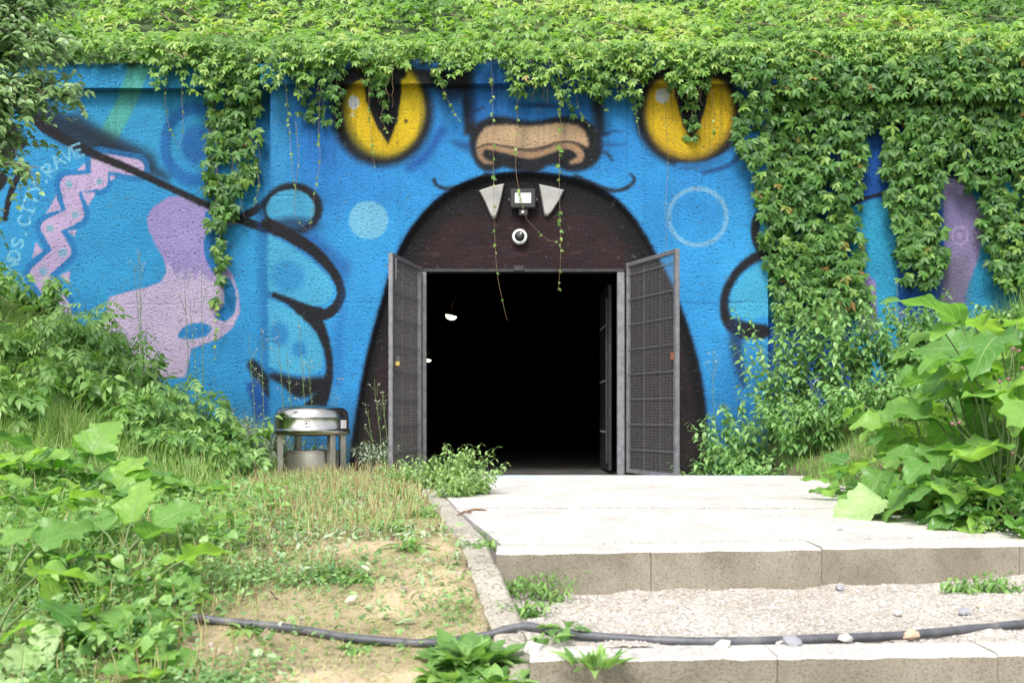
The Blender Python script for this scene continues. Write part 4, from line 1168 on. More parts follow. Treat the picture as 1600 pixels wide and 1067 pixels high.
# ------------------------------------------------------------------ litter bin
bc = Vector(((487 - 800) * 11.0 / FPX, -1.0, .03))
lb = empty('litter_bin', bc, 'round stainless steel litter bin with a domed hood on four posts left of the door', 'litter bin')
r_ = .377
B0 = MB(bc); B0.lathe([(.0001, .755 - .03), (.15, .752 - .03), (.27, .742 - .03), (.325, .722 - .03), (.352, .690 - .03), (.362, .655 - .03), (.366, .632 - .03)], bc, 64); B0.build('hood', M['inox'], lb, True)
B1 = MB(bc); B1.lathe([(.366, .60), (.374, .598), (.374, .590), (.368, .586), (.368, .49), (.372, .484), (.384, .472), (.384, .455), (.376, .44), (.35, .425), (.33, .42), (.33, .43), (.0001, .44)], bc, 64); B1.build('hood_band', M['inox'], lb, True)
for a in (-157, -43, 27, 126):
    ca, sa = math.cos(math.radians(a)), math.sin(math.radians(a))
    Mx = Matrix.Translation(bc + Vector((ca * .325, sa * .325, 0))) @ Matrix.Rotation(math.radians(a), 4, 'Z')
    q = MB(bc); q.box((-.036, -.030, -.02), (.024, .030, .428), Mx, bev=.003); q.build('leg', M['inox_b'], lb)
B2 = MB(bc); B2.lathe([(.262, .0), (.262, .255), (.268, .258), (.268, .268), (.256, .268), (.252, .255), (.25, .03), (.0001, .03)], bc, 48); B2.build('bucket', M['inox_b'], lb, True)
B3 = MB(bc)
for a in (-90, 90, 0, 180):
    ca, sa = math.cos(math.radians(a)), math.sin(math.radians(a))
    B3.tube([bc + Vector((ca * .262, sa * .262, .25)), bc + Vector((ca * .30, sa * .30, .25))], .008, 6)
# maker's square emblem: curved with the band
def curved_sticker(name, a0, a1, z0, z1, rad, mat, par, poly=None):
    vs = []; fs = []
    n = 8
    for i in range(n + 1):
        a = a0 + (a1 - a0) * i / n
        for z in (z0, z1): vs.append(bc + Vector((rad * math.sin(a), -rad * math.cos(a), z)))
    for i in range(n): fs.append((2 * i, 2 * i + 2, 2 * i + 3, 2 * i + 1))
    mb = MB(bc); mb.add(vs, fs); return mb.build(name, mat, par)
em = curved_sticker('emblem', -.012, .132, .505, .568, .3695, M['black'], lb)
curved_sticker('emblem_field', .0, .12, .512, .561, .3705, M['paper'], em)
mb = MB(bc)
tri = [(.022, .552), (.098, .552), (.022, .520)]
tri2 = [(.022, .553), (.100, .553), (.100, .540), (.060, .540), (.060, .528), (.022, .518)]
mb.add([bc + Vector((.3715 * math.sin(a), -.3715 * math.cos(a), z)) for a, z in tri], [(0, 1, 2)]); mb.build('emblem_mark', M['black'], em)
curved_sticker('sticker', 1.05, 1.35, .493, .575, .3700, M['paper'], lb)

# ------------------------------------------------------------------ leaf prototypes
def blade(L, Wd, prof, fold=.25, droop=.3, wave=0, seed=0, n=5, nu=1, teeth=0):
    """leaf in the xy plane, base at the origin, tip along +y. prof: list of relative half widths"""
    r = np.random.default_rng(seed)
    t = np.linspace(0, 1, n + 1)
    w = np.interp(t, np.linspace(0, 1, len(prof)), prof) * Wd / 2
    V = []; lu = []; lv = []
    m = 2 * nu + 1
    ph = r.uniform(0, 6, 4)
    for i, tt in enumerate(t):
        for k in range(m):
            u = (k - nu) / nu
            ww = w[i]
            if teeth: ww = ww * (1 + teeth * (1 if i % 2 else -1) * (abs(u) == 1))
            x = u * ww
            z = -droop * L * tt ** 2 + abs(u) * ww * fold
            if wave: z += wave * L * (abs(u) ** 2) * math.sin(tt * 13 + ph[0] + (2 if u > 0 else 0)) + wave * .5 * L * math.sin(tt * 5 + ph[1]) * u
            y = tt * L * (1 - .12 * droop)
            if wave and abs(u) == 1: x *= 1 + wave * 1.9 * math.sin(tt * 34 + ph[2]) + wave * (i % 2); y += .2 * wave * L * math.sin(tt * 23 + ph[3])
            V.append((x, y, z)); lu.append(u); lv.append(tt)
    F = []
    for i in range(n):
        for k in range(m - 1):
            a = i * m + k
            F += [(a, a + 1, a + m + 1), (a, a + m + 1, a + m)]
    return np.array(V), np.array(F), np.array(lu, float), np.array(lv)

def join(ps):
    V = []; F = []; U = []; Q = []; o = 0
    for v, f, u, q in ps:
        V.append(v); F.append(f + o); U.append(u); Q.append(q); o += len(v)
    return np.vstack(V), np.vstack(F), np.concatenate(U), np.concatenate(Q)
def xf(p, rz=0, rx=0, tr=(0, 0, 0), s=1):
    v, f, u, q = p
    Mx = np.array(Matrix.Rotation(rz, 3, 'Z') @ Matrix.Rotation(rx, 3, 'X'))
    return (v * s) @ Mx.T + np.array(tr), f, u, q

OV = [0.05, .62, 1, .98, .72, .38, .02]
def palmate(seed, L=1.0):
    r = np.random.default_rng(seed)
    ps = []
    for k, a in enumerate((-95, -46, 0, 46, 95)):
        l = (.62, .86, 1, .86, .62)[k] * L * r.uniform(.85, 1.1)
        ps.append(xf(blade(l, l * .40, [.08, .62, 1, .72, .02], .2, r.uniform(.1, .4), seed=seed + k, n=4), math.radians(a + r.uniform(-9, 9)), r.uniform(-.3, .1)))
    return join(ps)
PALM = [palmate(s) for s in range(0, 60, 10)]
HEART = [blade(1, .85, [.55, 1, .95, .62, .02], .3, .25, seed=s, n=5) for s in range(3)]
HEART[1] = blade(1, .7, [.5, 1, .9, .5, .02], .5, .4, n=5); HEART[2] = blade(1, .9, [.6, 1, .85, .5, .02], .15, .5, n=5)
OVATE = [blade(1, .55, OV, .25, d_, seed=s, n=5) for s, d_ in enumerate((.1, .25, .4, .55))]
LANCE = [blade(1, .34, OV, .3, d_, seed=s, n=5) for s, d_ in enumerate((.1, .3, .5, .7))]
def pinnate(seed):
    r = np.random.default_rng(seed); ps = []
    for k in range(3):
        for sd_ in (-1, 1):
            ps.append(xf(blade(.42, .17, OV, .25, r.uniform(.1, .4), n=4), sd_ * math.radians(62 - k * 8 + r.uniform(-8, 8)), -.15, (0, .18 + k * .22, -.04 * k)))
    ps.append(xf(blade(.48, .2, OV, .25, .3, n=4), r.uniform(-.1, .1), -.2, (0, .72, -.1)))
    ps.append(blade(.75, .012, [1, 1, 1], 0, .14, n=2))
    return join(ps)
PINN = [pinnate(s) for s in range(4)]
def burdock_leaf(seed):
    r = np.random.default_rng(seed)
    return blade(1, r.uniform(.66, .84), [.42, .86, 1.0, .98, .88, .74, .55, .32, .03], r.uniform(.02, .35), r.uniform(.1, .5), wave=.062, seed=seed, n=30, nu=4)
BURD = [burdock_leaf(s) for s in range(10)]
GRASS = []
for s in range(5):
    r = np.random.default_rng(s); b = r.uniform(.1, .8); V = []; 
    for i in range(4):
        t = i / 3; w = .022 * (1 - t) + .002
        for k in (-1, 1): V.append((k * w, b * t * t * .8, t * (1 - b * .35 * t)))
    GRASS.append((np.array(V), np.array([(0, 1, 3), (0, 3, 2), (2, 3, 5), (2, 5, 4), (4, 5, 7), (4, 7, 6)]), np.array([-1, 1] * 4, float), np.repeat([0, .33, .66, 1], 2)))
TRI = [join([xf(blade(.5, .42, [.2, .9, 1, .3], .2, .2, n=3), math.radians(a)) for a in (0, 120, 240)])]

CRUMP = [blade(1, .4, OV, .5, .9, wave=.10, seed=s + 20, n=8, nu=2) for s in range(4)]
_pool = {}
def leaf_pool(key, protos, mat, n=8, rlo=0.0, rhi=1.0):
    """a few shared leaf meshes of one kind, each with its own tint"""
    if key not in _pool:
        L = []
        for k in range(n):
            v, f, u, q = protos[k % len(protos)]
            L.append(mesh('leaf', v, f, mat, True, {'rnd': np.full(len(v), rlo + (rhi - rlo) * (k + .5) / n), 'lu': u, 'lv': q}))
        _pool[key] = L
    return _pool[key]

def put_leaves(root, key, protos, mat, P, Rm, Sc, cap=300, rnd=None, stuffname='foliage', part='leaf', order=None):
    """first `cap` leaves as single part objects, the rest as one stuff part; P is in world space, the root is unrotated"""
    n = len(P)
    o0 = np.array(root.location)
    if order is not None: P, Rm, Sc = P[order], Rm[order], Sc[order]
    k = min(cap, n)
    pool = leaf_pool(key, protos, mat)
    for i in range(k):
        j = int(rng.integers(0, len(pool)))
        o = bpy.data.objects.new(part, pool[j]); COL.objects.link(o); o.parent = root
        Mx = Matrix([list(Rm[i][a] * Sc[i]) + [float(P[i][a] - o0[a])] for a in range(3)] + [[0, 0, 0, 1]])
        o.matrix_local = Mx
    if n > k:
        V, F, A = merge(protos, P[k:] - o0, Rm[k:], Sc[k:], rnd=None if rnd is None else rnd[k:])
        tag(link(stuffname, mesh(stuffname, V, F, mat, True, A), root), kind='stuff')

def stem_obj(root, pts, r, mat, name='stem', n=5):
    o0 = np.array(root.location)
    V, F = tube_arr(np.array([tuple(p) for p in pts]) - o0, r, n)
    return link(name, mesh(name, V, F, mat, True), root)

# ------------------------------------------------------------------ hillside creeper (nobody could count it)
nh = 10500
hx_ = rng.uniform(-7.6, 7.6, nh); hy_ = -.06 + 5.1 * rng.random(nh) ** 1.25
dens = vnoise(hx_ * 1.4, hy_ * 1.4)
hz_ = hill(hx_, np.maximum(hy_, .1)) + rng.uniform(.02, .26, nh) + dens * .12
az = rng.normal(-PI / 2, 1.1, nh)
nr_ = np.stack([rng.normal(0, .38, nh), -.45 + rng.normal(0, .38, nh), np.ones(nh)], -1)
Rm = frames(nr_, np.stack([np.cos(az), np.sin(az), rng.normal(-.2, .2, nh)], -1))
patch = fbm(hx_ * .6 + 7, hy_ * .6, 3)
V_, F_, A_ = merge(PALM, np.stack([hx_, hy_, hz_], -1), Rm, rng.uniform(.075, .15, nh), rnd=np.clip((patch - .5) * 2.2 + .5 + rng.normal(0, .2, nh), 0, .985) + (rng.random(nh) > .993) * .01)
tag(link('creeper_groundcover', mesh('creeper_groundcover', V_, F_, M['creeper_hill'], True, A_)), 'bright green creeper carpeting the slope above the painted wall', 'creeper', kind='stuff')

vn = empty('creeper_runners', (0, .3, CT), 'brown woody creeper runners lying over the coping and the slope', 'creeper')
for k in range(26):
    x = R.uniform(-5, 6); yy = R.uniform(.2, 2.6); a = R.uniform(-.5, .5)
    pts = []
    for q in range(9):
        xx_ = x + q * .16 * math.cos(a) + R.uniform(-.03, .03); y2 = yy - q * .12
        pts.append((xx_, max(y2, -.16), (float(hill(xx_, max(y2, .1))) if y2 > .05 else CT - .1 - .5 * max(0, -.05 - y2)) + .20))
    stem_obj(vn, pts, .006, M['vine'], 'runner', 4)
# ------------------------------------------------------------------ hanging creeper curtains
def in_poly(P, x, y):
    P = np.array(P, float); c = np.zeros(len(x), bool); L = len(P)
    for k in range(L):
        ax, ay = P[k]; bx_, by = P[(k + 1) % L]
        c ^= ((ay > y) != (by > y)) & (x < (bx_ - ax) * (y - ay) / (by - ay + 1e-12) + ax)
    return c
def curtain(poly, n, label, depth=(.05, .24), size=(.075, .135), cap=300, bias=0.0, group='creepers hanging over the mural wall', stems=6, ybase=None):
    poly = np.array(poly, float)
    lo, hi = poly.min(0), poly.max(0)
    X = []; Y = []
    while len(X) < n:
        x = rng.uniform(lo[0], hi[0], n * 3); y = rng.uniform(lo[1], hi[1], n * 3)
        xx = x + (fbm(x / 22, y / 22, 2) - .5) * 34; yy = y + (fbm(x / 17 + 9, y / 17, 2) - .5) * 40
        m = in_poly(poly, xx, yy) & (fbm(x / 16 + 3, y / 26 + bias, 2) > .24)
        X += list(x[m]); Y += list(y[m])
    X = np.array(X[:n]); Y = np.array(Y[:n])
    yw = np.where((X > 422) & (X < 1200), 0.0, .17) if ybase is None else ybase
    front = np.where(Y < 150, .12, 0)              # over the cornice
    y3 = yw - front - rng.uniform(*depth, n)
    d = CAM_D + y3
    P = np.stack([(X - 800) * d / FPX, y3, EYE - (Y - 650) * d / FPX], -1)
    nr_ = np.stack([rng.normal(0, .42, n), -1 + rng.normal(0, .25, n), .45 + rng.normal(0, .32, n)], -1)
    dr = np.stack([rng.normal(0, .55, n), rng.normal(-.25, .2, n), -np.ones(n)], -1)
    Rm = frames(nr_, dr)
    Sc = rng.uniform(size[0], size[1], n)
    root = empty('virginia_creeper', ((poly[:, 0].mean() - 800) * .007, -.1, CT), label, 'creeper', group)
    order = np.argsort(-(Sc + (.1 * -y3)))
    put_leaves(root, 'palm', PALM, M['creeper'], P, Rm, Sc, cap, order=order)
    for k in range(stems):
        x = R.uniform(lo[0] * .8 + hi[0] * .2, lo[0] * .2 + hi[0] * .8)
        ys_ = np.linspace(lo[1], lo[1] + (hi[1] - lo[1]) * R.uniform(.4, .75), 9)
        xs_ = x + np.cumsum(np.array([R.uniform(-5, 5) for _ in ys_]))
        pts = [W(a, b, (0.13 if not 422 < a < 1200 else -.03) - (.13 if b < 150 else .02)) for a, b in zip(xs_, ys_)]
        stem_obj(root, pts, .004, M['vine'])
    return root

curtain([(1150, 100), (1175, 84), (1375, 84), (1378, 150), (1362, 190), (1345, 300), (1342, 400), (1362, 480), (1300, 520), (1215, 500), (1205, 430), (1188, 330), (1168, 250), (1150, 200)], 1650, 'dense creeper curtain hanging right of the right yellow eye down to the bushes')
curtain([(1370, 84), (1475, 84), (1488, 200), (1478, 280), (1472, 400), (1462, 450), (1405, 445), (1396, 350), (1386, 250), (1372, 180)], 960, 'creeper column between the cyan strip and the lilac patch of the mural')
curtain([(1470, 70), (1640, 60), (1640, 470), (1560, 440), (1535, 380), (1530, 300), (1505, 270), (1478, 260)], 1200, 'thick creeper mass at the right edge of the photo above the grassy bank')
curtain([(318, 95), (412, 95), (408, 190), (398, 250), (378, 310), (352, 350), (352, 420), (340, 480), (332, 400), (322, 330), (324, 220), (316, 170)], 330, 'long creeper tail hanging over the left wing wall down past the lilac figure', depth=(.04, .16))
curtain([(448, 92), (540, 92), (538, 150), (524, 200), (505, 170), (492, 210), (468, 180), (455, 140)], 120, 'short creeper tuft left of the left yellow eye', depth=(.03, .12), size=(.05, .09))
curtain([(560, 92), (640, 92), (610, 140), (604, 200), (592, 160), (572, 130)], 62, 'small creeper tuft hanging in front of the left yellow eye', depth=(.03, .10), size=(.045, .08))
curtain([(1038, 92), (1118, 92), (1100, 150), (1090, 215), (1074, 220), (1064, 160), (1050, 130)], 100, 'creeper tuft hanging over the pupil of the right yellow eye', depth=(.03, .14), size=(.05, .09))
curtain([(780, 92), (912, 92), (905, 160), (890, 190), (878, 150), (840, 132), (800, 128)], 90, 'loose creeper fringe above the tan nose', depth=(.03, .14), size=(.04, .08))
curtain([(905, 92), (1010, 92), (1000, 180), (990, 160), (950, 135), (930, 170), (915, 140)], 80, 'creeper fringe between the nose and the right yellow eye', depth=(.03, .14), size=(.045, .085))
# ragged fringe along the coping
def fringe(x0, x1, n, label, lo=86, hi=124):
    lo -= 20; n = int(n * 1.5)
    X = rng.uniform(x0, x1, n); Y = lo + (hi - lo) * rng.random(n) ** 1.4 * (.5 + vnoise(X / 30, X * 0))
    y3 = np.where((X > 410) & (X < 1210), -.14, .02) - rng.uniform(0, .16, n)
    d = CAM_D + y3
    P = np.stack([(X - 800) * d / FPX, y3, EYE - (Y - 650) * d / FPX], -1)
    Rm = frames(np.stack([rng.normal(0, .4, n), -.8 + rng.normal(0, .3, n), .9 + rng.normal(0, .3, n)], -1), np.stack([rng.normal(0, .6, n), rng.normal(-.5, .2, n), -np.ones(n) * .8], -1))
    root = empty('virginia_creeper', ((x0 + x1) / 2 * .007 - 5.6, .05, CT), label, 'creeper', 'creepers hanging over the mural wall')
    put_leaves(root, 'palmf', PALM, M['creeper_hill'], P, Rm, rng.uniform(.055, .10, n), 300)
fringe(235, 540, 330, 'creeper fringe spilling over the coping of the left wing wall')
fringe(540, 800, 220, 'creeper fringe spilling over the coping above the left yellow eye', 84, 112)
fringe(790, 1010, 260, 'creeper fringe spilling over the coping above the nose')
fringe(1000, 1240, 340, 'creeper fringe spilling over the coping above the right yellow eye')
fringe(1230, 1620, 520, 'creeper fringe spilling over the coping at the right end of the wall', 70, 124)
fringe(60, 245, 26, 'sparse creeper shoots on the bare coping at the far left', 80, 94)

# thin single strands
def strand(pts, label, n=16, size=(.03, .05), y=None, yoff=None):
    P3 = []
    pts = cr(pts, False, 6)
    for (a, b) in pts:
        y0 = (.17 if (a < 422 or a > 1200) else 0.0)
        yy = y0 - (.18 if b < 140 else .10)
        P3.append(W(a, b, yy))
    # smooth the depth so the strand hangs freely
    ydeps = np.array([p.y for p in P3]); k = np.ones(7) / 7
    if len(ydeps) > 9: ydeps = np.convolve(np.pad(ydeps, 3, mode='edge'), k, mode='valid')
    P3 = [W(a, b, float(yy)) for (a, b), yy in zip(pts, ydeps)]
    root = empty('creeper_strand', P3[0], label, 'creeper strand', 'thin creeper strands hanging on the mural')
    stem_obj(root, P3, np.linspace(.0028, .0014, len(P3)), M['vine'], n=4)
    A = np.array([tuple(p) for p in P3])
    cum = np.concatenate([[0], np.cumsum(np.linalg.norm(np.diff(A, axis=0), axis=1))])
    s = np.sort(rng.uniform(.04, 1, n)) * cum[-1]
    P = np.stack([np.interp(s, cum, A[:, k]) for k in range(3)], -1)
    Rm = frames(np.stack([rng.normal(0, .7, n), -1 + rng.normal(0, .3, n), rng.normal(.4, .4, n)], -1), np.stack([rng.choice([-1, 1], n) * rng.uniform(.3, 1, n), rng.normal(-.2, .2, n), -rng.uniform(.4, 1.2, n)], -1))
    put_leaves(root, 'heart', HEART, M['creeper_hill'], P, Rm, rng.uniform(size[0], size[1], n) * np.linspace(1.2, .7, n), 300)
strand([(768, 100), (770, 180), (771, 270), (772, 340), (776, 420), (783, 460), (792, 500)], 'longest thin strand hanging in front of the left fang and into the doorway', 20, (.035, .055))
strand([(872, 100), (876, 180), (874, 260), (875, 340), (876, 400), (872, 455)], 'leafy strand hanging in front of the right fang into the doorway', 26, (.04, .065))
strand([(810, 120), (808, 200), (806, 262), (812, 300), (822, 340), (842, 362), (858, 376), (874, 377)], 'strand crossing the floodlight and hooking onto its right-hand neighbour', 17, (.03, .055))
strand([(262, 100), (258, 140), (262, 190), (272, 215), (280, 232)], 'reddish strand left of the blue ring on the left wing wall', 10, (.03, .05))
strand([(285, 100), (284, 150), (286, 200), (282, 225)], 'thin strand in front of the blue ring on the left wing wall', 9, (.02, .045))
strand([(345, 330), (342, 400), (340, 460), (338, 520), (336, 560)], 'lower tip of the long left creeper tail over the lilac loop', 34, (.04, .07))
strand([(370, 250), (372, 290), (382, 340)], 'bare pinkish shoot beside the long left creeper tail', 5, (.02, .03))
strand([(392, 200), (398, 250), (405, 290), (395, 325)], 'small side shoots right of the long left creeper tail', 20, (.03, .05))
strand([(446, 130), (452, 200), (456, 260), (462, 300)], 'strand hanging just right of the pilaster edge', 22, (.025, .045))
strand([(500, 150), (498, 210), (500, 250), (492, 300), (484, 360)], 'strand hanging between the pilaster and the left yellow eye', 15, (.03, .05))
strand([(462, 190), (466, 250), (460, 330), (480, 360)], 'thin strand reaching the cyan fingertip circle', 10, (.02, .035))
strand([(575, 120), (578, 190), (582, 240), (586, 262)], 'thin strand down the left part of the left yellow eye', 10, (.025, .045))
strand([(604, 110), (600, 160), (596, 185), (608, 210)], 'curling strand over the pupil of the left yellow eye', 14, (.03, .055))
strand([(680, 110), (692, 140), (704, 165), (718, 190)], 'strand slanting down right of the left yellow eye', 16, (.035, .055))
strand([(925, 130), (940, 165), (950, 172)], 'short strand above the right end of the nose', 12, (.03, .045))
strand([(895, 110), (900, 150), (910, 185), (922, 196)], 'strand hanging to the right corner of the nose', 12, (.03, .05))
strand([(985, 110), (990, 150), (996, 190), (1000, 214)], 'strand hanging along the left side of the right yellow eye', 14, (.035, .05))
strand([(1040, 120), (1040, 180), (1044, 250), (1040, 320), (1042, 400)], 'faint thread-like strand crossing the left rim of the white ring', 12, (.015, .03))
strand([(1112, 140), (1116, 190), (1110, 240)], 'thin strand over the right part of the right yellow eye', 8, (.03, .05))
strand([(963, 130), (966, 150), (962, 165)], 'tiny reddish strand between nose and right eye', 6, (.02, .03))

# ------------------------------------------------------------------ shrubs
def ray_ground(px, py, lo=3.0, hi=12.0):
    """distance at which the view ray meets the terrain"""
    for d in np.arange(lo, hi, .03):
        z = EYE - (py - 650) * d / FPX; x = (px - 800) * d / FPX
        if terrain(x, d - CAM_D) >= z: return d
    return hi

def shrub(name, x, d, h, spread, nst, key, protos, mat, size, per, label, cat='shrub', group=None, cap=150, stemmat=None, up=.75, top=1.0, droop=.3, base=None, lean=(0, 0), tmin=.15, flower=None, sr=.005):
    z0 = float(terrain(x, d - CAM_D)) if base is None else base
    root = empty(name, (x, d - CAM_D, z0), label, cat, group)
    P = []; Nn = []; D = []; Sc = []
    for s in range(nst):
        a = 2 * PI * (s + R.random()) / nst; sp = spread * math.sqrt(R.uniform(.05, 1)); hh = h * R.uniform(.62, 1.05)
        bx_ = x + R.uniform(-.3, .3) * spread * .5; by_ = d - CAM_D + R.uniform(-.3, .3) * spread * .5
        pts = []
        for k in range(7):
            t = k / 6
            pts.append(Vector((bx_ + math.cos(a) * sp * t ** 1.4 + lean[0] * t * t + R.uniform(-.01, .01), by_ + math.sin(a) * sp * t ** 1.4 + lean[1] * t * t + R.uniform(-.01, .01), z0 - .03 + hh * (t ** up))))
        stem_obj(root, pts, np.linspace(sr, sr * .45, 7), stemmat or M['twig'])
        A = np.array([tuple(p) for p in pts])
        for k in range(per):
            t = tmin + (1 - tmin) * (k + R.random()) / per
            c = np.array([np.interp(t, np.linspace(0, 1, 7), A[:, q]) for q in range(3)])
            aa = k * 2.4 + R.uniform(-.5, .5)
            dr = np.array([math.cos(aa), math.sin(aa), R.uniform(-.5, .25) - droop])
            s_ = size * R.uniform(.6, 1.15) * (1 - .45 * (t - .5) * (t > .5) * 2 * (1 - top * .3))
            P.append(c + dr * .012); D.append(dr); Nn.append(np.array([R.gauss(0, .3), R.gauss(-.15, .3), 1]) + dr * .35); Sc.append(s_)
        if flower:
            tip = pts[-1]
            for q in range(flower[0]):
                o = tip + Vector((R.gauss(0, .03), R.gauss(0, .03), R.uniform(-.07, .03)))
                stem_obj(root, [tip - Vector((0, 0, .08)), o], .0012, M['twig'], 'flower_stalk', 3)
                l = link('flower', flower[1], root, Vector(o) - root.location, (R.uniform(-.5, .5), R.uniform(-.5, .5), 0), R.uniform(.7, 1.2) * flower[2])
    P = np.array(P); Sc = np.array(Sc)
    order = np.argsort(P[:, 1] - Sc * 3 + rng.uniform(0, .3, len(P)))
    put_leaves(root, key, protos, mat, P, frames(np.array(Nn), np.array(D)), Sc, cap, order=order)
    return root

def flower_mesh(kind):
    mb = []
    r = np.random.default_rng(4)
    V = []; F = []
    import bmesh
    bm = bmesh.new(); bmesh.ops.create_icosphere(bm, subdivisions=1, radius=1)
    for v in bm.verts: v.co *= r.uniform(.7, 1.2); v.co.z *= .8
    me = bpy.data.meshes.new('flower'); bm.to_mesh(me); bm.free(); me.materials.append(M['petal'] if kind == 'white' else M['pink'])
    return me
FW = flower_mesh('white'); FP = flower_mesh('pink')

# left bank: leafy plants shown rank on rank
lefts = [(60, 11.3, .62), (120, 11.0, .62), (170, 10.9, .66), (222, 10.6, .62), (270, 10.4, .60), (318, 10.3, .55), (355, 10.4, .48), (30, 10.2, .6), (95, 9.9, .6), (150, 9.8, .6), (205, 9.6, .6), (262, 9.5, .58), (310, 9.4, .5), (15, 9.0, .5), (350, 9.7, .40), (-30, 10.8, .6)]
lt = ['tallest against the zigzag of the mural', 'second in the back row', 'back row, left of the tall flower stems', 'in the back row under the lilac figure', 'in the back row before the lilac loop', 'sloping down beneath the blue oval of the mural', 'low one at the right foot of the bank', 'at the left edge behind the burdock', 'middle row above the burdock rosette', 'middle row behind the upright burdock leaf', 'middle row right of the upright burdock leaf', 'middle row with drooping leaves under the lilac figure', 'front row near the light coloured cut leaf', 'front row cut by the left edge', 'right front row above the tree stump', 'at the very left edge on top of the bank']
for k, ((px, d, h), t_) in enumerate(zip(lefts, lt)):
    x = (px - 800) * d / FPX
    shrub('leafy_shrub', x, d, h * 1.12, .42, 11, 'pinn' if k % 3 else 'lance', PINN if k % 3 else OVATE, M['shrubleaf'], .27 if k % 3 else .15, 13 if k % 3 else 22, 'bushy plant on the left bank, ' + t_, group='bushy plants on the left bank', cap=90)
# right: nettle like bush in front of the wall
rights = [(1095, 11.3, .60), (1130, 11.2, 1.1), (1165, 11.3, 1.3), (1210, 11.3, 1.7), (1255, 11.4, 1.85), (1300, 11.3, 1.85), (1345, 11.4, 1.6), (1180, 10.9, .75), (1240, 10.8, .85), (1290, 10.7, .8), (1400, 11.3, 1.3), (1350, 10.8, .75), (1440, 11.3, 1.0), (1415, 10.6, .9), (1480, 11.0, .95), (1530, 11.2, .85), (1585, 11.3, .8), (1460, 10.2, .8), (1430, 11.5, 1.5), (1462, 11.4, 1.3)]
rt = ['low one touching the right gate leaf', 'slender one right of the gate leaf', 'in front of the black contour of the paw', 'below the cyan paw of the mural', 'tall one under the creeper curtain', 'tall one left of the cyan strip', 'reaching up to the lilac corner of the cyan strip', 'lower front one left of the dry grass', 'lower front one behind the dry grass', 'lower front one left of the burdock thicket', 'between the cyan strip and the lilac patch', 'front one left of the highest burdock leaves', 'at the foot of the lilac patch', 'front one before the cyan strip', 'before the grey lower part of the lilac patch', 'right of the lilac patch on the bank', 'rightmost one on the bank', 'lowest one behind the burdock thicket', 'tall one right of the cyan strip', 'tall one below the lilac patch']
for k, ((px, d, h), t_) in enumerate(zip(rights, rt)):
    x = (px - 800) * d / FPX
    zt = terrain(x, d - CAM_D)
    hh = h - max(0, float(zt)) * .55
    shrub('nettle_bush', x, d, max(hh, .4), .42, 15, 'net', OVATE, M['nettleleaf'], .102, 36, 'broad-leaved weed at the wall, ' + t_, 'weed', 'broad-leaved weeds at the foot of the wall', cap=190, droop=.15, sr=.004)

# weed clump over the kerb near the door
for k, (px, d, h, lb_) in enumerate([(632, 9.2, .30, 'low light green nettle tuft before the foot of the left gate leaf'), (662, 8.9, .36, 'light green nettle clump leaning over the kerb'), (695, 8.8, .42, 'light green nettle clump at the kerb in front of the left gate leaf'), (722, 8.5, .46, 'taller light green nettle clump beside the doorway'), (748, 8.3, .34, 'light green nettle clump spilling onto the white slab'), (712, 8.1, .26, 'low front part of the nettle clump over the kerb')]):
    shrub('nettle_clump', (px - 800) * d / FPX, d, h, .26, 20, 'netc', OVATE, M['clumpleaf'], .055, 22, lb_, 'weed', 'nettle clumps by the kerb', cap=160, base=.0, droop=.1, sr=.0025, up=.85)
# twigs and cut wood at its foot
for k, (a, b, lb_) in enumerate([((722, 808), (760, 806), 'short brown stick at the foot of the nettle clump'), ((715, 812), (736, 800), 'curled brown bark piece beside the stick under the nettle clump')]):
    d = EYE * FPX / (a[1] - 650) * .985
    A_ = Vector(((a[0] - 800) * d / FPX, d - CAM_D, .04)); B_ = Vector(((b[0] - 800) * d / FPX, d - CAM_D + .05, .05))
    mb = MB(A_); mb.tube([A_, (A_ + B_) / 2 + Vector((0, .01, .012)), B_], [.006, .009, .005], 8); tag(mb.build('stick', M['wood'], smooth=True), lb_, 'stick')
# small weeds on the treads
weeds = [(733, 6.0, .06, .12, 'tiny weed in the joint between kerb and upper slab'), (752, 5.5, .07, .12, 'small weed at the left corner of the upper step'), (790, 5.12, .15, .22, 'low green weed filling the corner between kerb and upper riser'), (850, 5.0, .15, .2, 'green weed against the left end of the upper riser'), (818, 4.62, .11, .17, 'small weed on the gravel beside the kerb'), (872, 4.25, .05, .10, 'small weed rosette behind the hose next to the kerb'),
         (1500, 5.1, .12, .10, 'small ragged weed against the upper riser on the right'), (1548, 5.15, .14, .12, 'taller ragged weed against the upper riser near the right edge'), (1590, 5.1, .08, .10, 'weed at the right edge in front of the upper riser')]
for (px, d, h, sp, lb_) in weeds:
    shrub('weed', (px - 800) * d / FPX, d, h, sp, 16, 'weedl', LANCE, M['shrubleaf'], .055, 9, lb_, 'weed', 'weeds growing on the steps', cap=90, base=-.19 if d < 5.3 else -.01, droop=-.1, sr=.0018)

